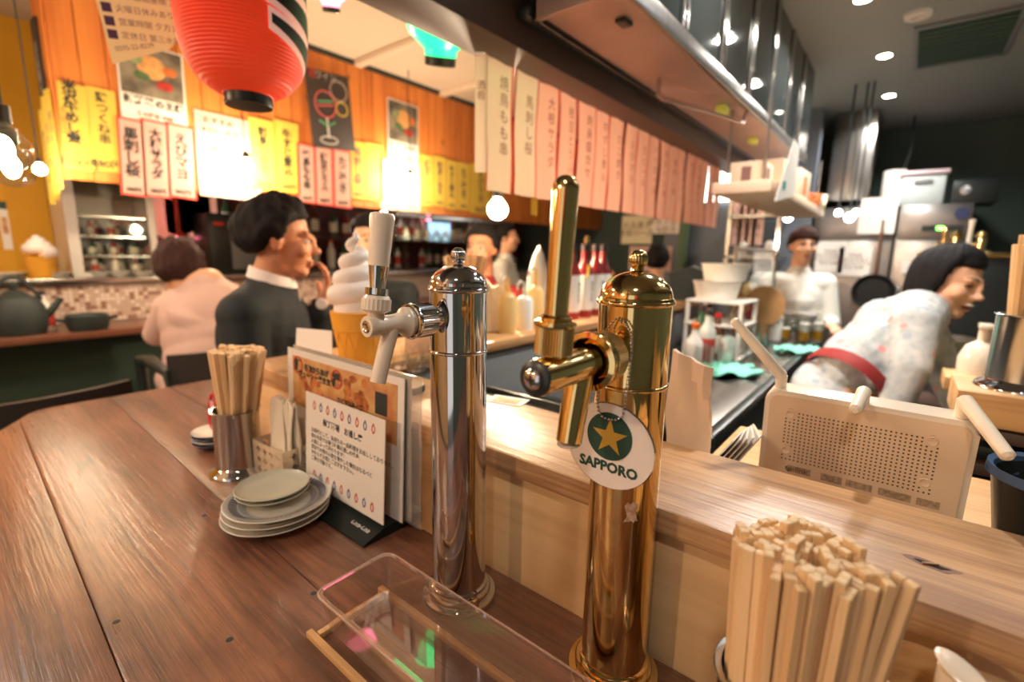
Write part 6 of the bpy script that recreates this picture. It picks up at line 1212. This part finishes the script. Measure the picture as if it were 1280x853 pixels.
t = thing('storage_box', (xat(1205), FY+0.2, zt3), 'low grey steel case on the refrigerator beside the pale box', 'box'); G().box((0, 0, 0.08), (0.24, 0.3, 0.16), bev=0.006).obj('case', m_['dark_metal'], t); G().lathe([(0, 0), (0.03, 0), (0.03, 0.01), (0, 0.012)], 20, along((-0.05, -0.15, 0.09), (0, -1, 0))).obj('dial', m_['steel_bright'], t)
p = PY(1097, 270, FY-0.04); t = thing('paper_note', p, 'curled white notice taped over the top of the refrigerators', 'note', rot=SOUTH); G().sheet([[(0.11*(2*i/6-1), 0.13*(2*j/5-1), 0.02*math.sin(i*0.9)*(j/5)) for i in range(7)] for j in range(6)], 0.001).obj('sheet', m_['paper_white'], t)
# duct column
xa, xb = xat(1040, FY, 190), xat(1092, FY, 190); t = thing('duct_column', ((xa+xb)/2, FY+0.2, PY(1070, 250, FY).z), 'tall steel duct rising to the ceiling above the refrigerators', 'duct'); dz = 2.46-t.location.z; G().box((0, 0, dz/2), (xb-xa, 0.4, dz), bev=0.004).obj('casing', m_['steel'], t); G().box((0.02, -0.203, dz/2), (0.012, 0.012, dz)).obj('seam', m_['steel_bright'], t)
for k, (px, py) in enumerate([(1062, 272), (985, 272), (1070, 266), (1048, 266)]):
    p = PY(px, py, 3.9); t = thing('clip_lamp', p, 'small bright clip lamp above the kitchen pass', 'lamp', 'clip lamps over the pass'); G().ball((0, 0, 0), 0.028 if k < 2 else 0.02, 14, 10).obj('bulb', mat('pass_bulb', (255, 246, 232), 0.4, emit=22), t); G().tube([(0, 0, 0.02), (0, 0.02, 0.2), (0, 0.02, 2.46-p.z)], 0.006, 6).obj('arm', m_['dark_metal'], t)
# back wall pieces of the far kitchen and hall
t = struct('wall_partition', G().span((-1.75, 4.35, 0), (-0.62, 4.45, 2.46)), mat('blue_grey', (96, 104, 116), 0.6))
sf = thing('wire_shelf', (-0.86, 4.1, 0), 'grey steel shelving unit with small jars at the back of the kitchen', 'shelf')
for z in (1.05, 1.36, 1.66): G().span((-0.24, -0.15, z), (0.12, 0.2, z+0.02)).obj('shelf_board', m_['steel'], sf)
for xx in (-0.23, 0.11): G().span((xx-0.012, -0.15, 0), (xx+0.012, -0.12, 1.9)).obj('upright', m_['steel_bright'], sf)
for i in range(6): tag(G().lathe([(0, 0), (0.035, 0), (0.035, 0.09), (0.02, 0.11), (0, 0.115)], 16).obj('jar', [m_['bottle_white'], m_['bottle_clear'], m_['oil_pale']][i % 3], None, (-1.05+0.06*i, 4.02, [1.07, 1.38, 1.07][i % 3])), ['white jar on the grey shelving unit', 'clear jar on the grey shelving unit', 'pale oil jar on the grey shelving unit'][i % 3], 'jar', 'jars on the grey shelving')
for k in range(4):
    t = thing('menu_strip', (PY(921+9*k, 278, 4.0).x, 4.0, PY(930, 278, 4.0).z), 'pink lettered strip hanging at the back of the kitchen', 'menu strip', 'pink strips at the back', rot=SOUTH); G().box((0, 0, 0), (0.075, 0.34, 0.001)).obj('sheet', m_['paper_pink'], t); text(vert(words[k+2]), 0.045, m_['ink_soft'], t, (0, 0, 0.001)); G().tube([(0, 0.17, 0), (0, 2.46-t.location.z, 0)], 0.002, 5).obj('string', m_['black_soft'], t)
for k, (x0, y0, x1, y1) in enumerate([(778, 270, 814, 305), (816, 274, 848, 292), (787, 308, 838, 340)]):
    a, b = PY(x0, y0, 4.33), PY(x1, y1, 4.33); t = thing('wall_poster', ((a.x+b.x)/2, 4.335, (a.z+b.z)/2), ['pale cream menu poster on the back partition', 'white photo menu on the back partition', 'pink edged poster low on the back partition'][k], 'poster', rot=SOUTH); G().box((0, 0, 0), (b.x-a.x, a.z-b.z, 0.003)).obj('sheet', m_[['paper_cream', 'paper_white', 'paper_pink'][k]], t); text(['お品書き\n季節の一品', '串焼き盛り\n海鮮丼', '酒\n焼酎'][k], 0.07, m_['ink_soft'], t, (0, 0, 0.002))
t = thing('green_column', (PY(850, 320, 4.2).x, 4.25, 0), 'dark green painted column at the back of the bar', 'column'); G().box((0, 0, 1.0), (0.07, 0.07, 2.0), bev=0.006).obj('shaft', mat('col_green', (70, 96, 66), 0.6), t); G().box((0, 0, 2.01), (0.1, 0.1, 0.03), bev=0.004).obj('capital', MATS['col_green'], t)
wl = PZ(903, 222, 1.9); t = thing('wall_light', PY(904, 228, 4.33), 'bright white wall light panel beyond the beam end', 'lamp', rot=SOUTH); G().box((0, 0, 0), (0.28, 0.30, 0.03), bev=0.005).obj('panel', mat('panel_white', (255, 250, 238), 0.4, emit=6), t); G().box((0, 0.165, 0), (0.32, 0.03, 0.04)).obj('frame', m_['steel'], t)
# ------------------------------------------------------------------ right side of the kitchen
ec = thing('side_counter', (0.52, 2.7, 0), 'grey side counter with a wooden top along the kitchen aisle', 'counter'); ez = PX(1215, 425, 0.40).z
G().span((-0.14, -0.9, ez-0.03), (0.5, 0.42, ez), bev=0.004).obj('top', m_['shelf_wood'], ec); G().span((-0.12, -0.88, 0), (0.48, 0.40, ez-0.03)).obj('cabinet', mat('cab_grey', (120, 122, 124), 0.5), ec)
for k, (px, py) in enumerate([(1240, 406), (1242, 403)]):
    p = PZ(px, py, ez+0.002); tag(G().lathe([(0, 0), (0.07, 0), (0.11, 0.016), (0.105, 0.018), (0.065, 0.005), (0, 0.005)], 28).obj('green_plate', mat('plate_lime', (190, 220, 60), 0.35), None, (0.50, 2.15, ez+0.001+0.012*k)), ['lower lime green plate on the side counter', 'upper lime green plate on the side counter'][k], 'plate')
tag(G().ball((0, 0, 0.03), (0.035, 0.03, 0.03), 16, 10).obj('lemon', mat('lemon', (226, 214, 90), 0.4), None, (0.44, 2.4, ez)), 'yellow lemon on the side counter beside the laughing woman', 'lemon')
for k in range(2):
    p = PD(1178, 450, 2.12); kz = [0.0, 0.52][k]; hgt = 0.52
    t = thing('beer_keg', (p.x, p.y, kz), ['lower steel beer keg standing on the kitchen floor', 'upper steel beer keg with a red band behind the router'][k], 'keg'); R_ = 0.135
    G().lathe([(0, 0.03), (R_*0.9, 0.03), (R_*0.9, 0), (R_*0.96, 0), (R_*0.96, 0.06), (R_, 0.08), (R_, 0.16), (R_*1.04, 0.175), (R_, 0.19), (R_, 0.33), (R_*1.04, 0.345), (R_, 0.36), (R_, 0.44), (R_*0.95, 0.46), (R_*0.95, hgt), (R_*0.9, hgt), (R_*0.9, 0.475), (0, 0.485)], 40).obj('barrel', m_['steel'], t)
    G().lathe([(R_*1.003, 0.24), (R_*1.006, 0.242), (R_*1.006, 0.288), (R_*1.003, 0.29)], 40).obj('label_band', mat('keg_label', (196, 170, 164), 0.5), t); G().lathe([(0, 0.485), (0.035, 0.485), (0.035, 0.51), (0, 0.512)], 20).obj('valve', m_['steel_bright'], t)
p = PD(1221, 470, 1.35); t = thing('pump_bottle', (p.x, p.y, p.z), 'white pump bottle standing beside the far chopstick cup', 'bottle'); G().lathe([(0, 0), (0.045, 0), (0.048, 0.05), (0.035, 0.085), (0.014, 0.10), (0.014, 0.13), (0, 0.13)], 28).obj('bottle', m_['white_plastic'], t); G().box((0, 0, 0.14), (0.03, 0.06, 0.016), bev=0.004).obj('pump_head', m_['white_plastic'], t)
t = thing('bottle_stand', (p.x, p.y, 0), 'pale wooden stand under the white pump bottle', 'stand'); G().box((0, 0, p.z-0.02), (0.14, 0.14, 0.04), bev=0.003).obj('top', m_['pale_wood'], t); G().box((0, 0, (p.z-0.04)/2), (0.06, 0.06, p.z-0.04)).obj('post', m_['dark_metal'], t)
for k, (px, py) in enumerate([(1192, 315), (1224, 316)]):
    p = PD(px, py, 2.4); t = thing('small_beer_tap', (p.x, p.y, p.z), ['brass tap with a round head beyond the laughing woman', 'brass tap with a tall lever beyond the laughing woman'][k], 'tap'); h = 0.12
    G().lathe([(0, 0), (0.04, 0), (0.04, 0.012), (0.02, 0.016), (0.02, 0.07), (0.03, 0.075), (0.02, 0.10), (0, 0.11)], 24).obj('column', m_['brass'], t); G().tube([(0.015, 0, 0.04), (-0.07, 0, 0.04), (-0.075, 0, 0.0)], 0.012, 10).obj('spout', m_['brass'], t); G().lathe([(0, 0.04), (0.012, 0.04), (0.010, 0.12), (0.014, 0.16 if k else 0.10), (0, 0.165 if k else 0.105)], 16, Matrix.Translation((-0.045, 0, 0))).obj('lever', m_['white_plastic'] if k else m_['brass'], t)
p = PD(1208, 316, 2.4); t = thing('tap_cabinet', (p.x, p.y, 0), 'dark cabinet carrying the brass taps beyond the laughing woman', 'cabinet'); G().box((0, 0, (p.z-0.02)/2), (0.34, 0.2, p.z-0.02), bev=0.004).obj('cabinet', m_['dark_metal'], t); G().box((0, 0, p.z-0.01), (0.38, 0.24, 0.02), bev=0.003).obj('top', m_['brass'], t)
a = PX(1270, 292, 0.618); t = thing('wall_poster', PX(1272, 292, 0.80), 'pale food poster on the dark kitchen side wall', 'poster', rot=(PI/2, 0, -PI/2)); G().box((0, 0, 0), (0.30, 0.26, 0.003)).obj('sheet', m_['paper_white'], t); G().box((0, -0.09, 0.002), (0.28, 0.07, 0.002)).obj('photo_print', m_['photo_orange'], t); G().box((0.05, 0.05, 0.002), (0.1, 0.12, 0.002)).obj('photo_print', m_['paper_pink'], t)
t = thing('side_partition', (0.83, t.location.y+0.1, 0), 'dark panel behind the food poster beside the kitchen aisle', 'panel'); G().box((0, 0, 0.95), (0.04, 0.9, 1.9), bev=0.003).obj('panel', m_['dark_wall'], t); G().box((0, 0, 1.91), (0.06, 0.92, 0.02)).obj('cap', m_['brown_paint'], t)
p = PY(1135, 200, 5.0); t = thing('hanging_cable', (p.x, p.y, 2.46), 'thin dark cable dangling from the kitchen ceiling', 'cable'); G().tube([(0, 0, 0), (0.01, 0, -0.25), (-0.02, 0, -0.42), (-0.04, 0, -0.52)], 0.007, 6).obj('cable', m_['dark_metal'], t); G().ball((-0.045, 0, -0.54), (0.015, 0.015, 0.025), 10, 6).obj('plug', m_['steel_bright'], t)
# ------------------------------------------------------------------ the room behind the table, mirrored in the metal
sw = struct('wall_south', G().span((-4.65, -2.5, 0), (-0.35, -2.4, 2.6)), m_['brown_paint'])
pw_ = G().box((0, 0, 0), (0.188, 0.012, 2.58), bev=0.004, seg=1).mesh('plank', m_['plywood'])
for k in range(22): link('plank', pw_, sw, (-4.53+0.195*k, -2.394, 1.3))
ln = bpy.data.objects['paper_lantern']
for k, (x, y_, z) in enumerate([(-1.15, -1.35, 1.68), (-0.25, -1.55, 1.54), (0.55, -1.2, 1.54)]):
    copy_tree(ln, (x, y_, z), (0, 0, 1.3*k), ['red paper lantern hanging before the boarded wall behind the table', 'red paper lantern hanging by the open end of the boarded wall', 'red paper lantern hanging closest to the kitchen side wall'][k])
pb_ = bpy.data.objects['pendant_bulb']
for k, (x, y_, z) in enumerate([(-2.1, -1.1, 1.85), (-0.75, -1.5, 2.0)]):  # bulbs added out of view to warm the foreground and mirror in the domes
    t = thing('pendant_bulb', (x, y_, z), 'added bare fill bulb hanging over the aisle behind the table', 'lamp', 'added fill bulbs over the aisle')
    for ch in pb_.children:
        c = ch.copy(); COL.objects.link(c); c.parent = t
        if ch.name.startswith('cord'): c.scale = (1, 1, (2.45-z if x > -0.97 else 2.6-z)/(2.6-pb_.location.z))
bpy.context.view_layer.update()
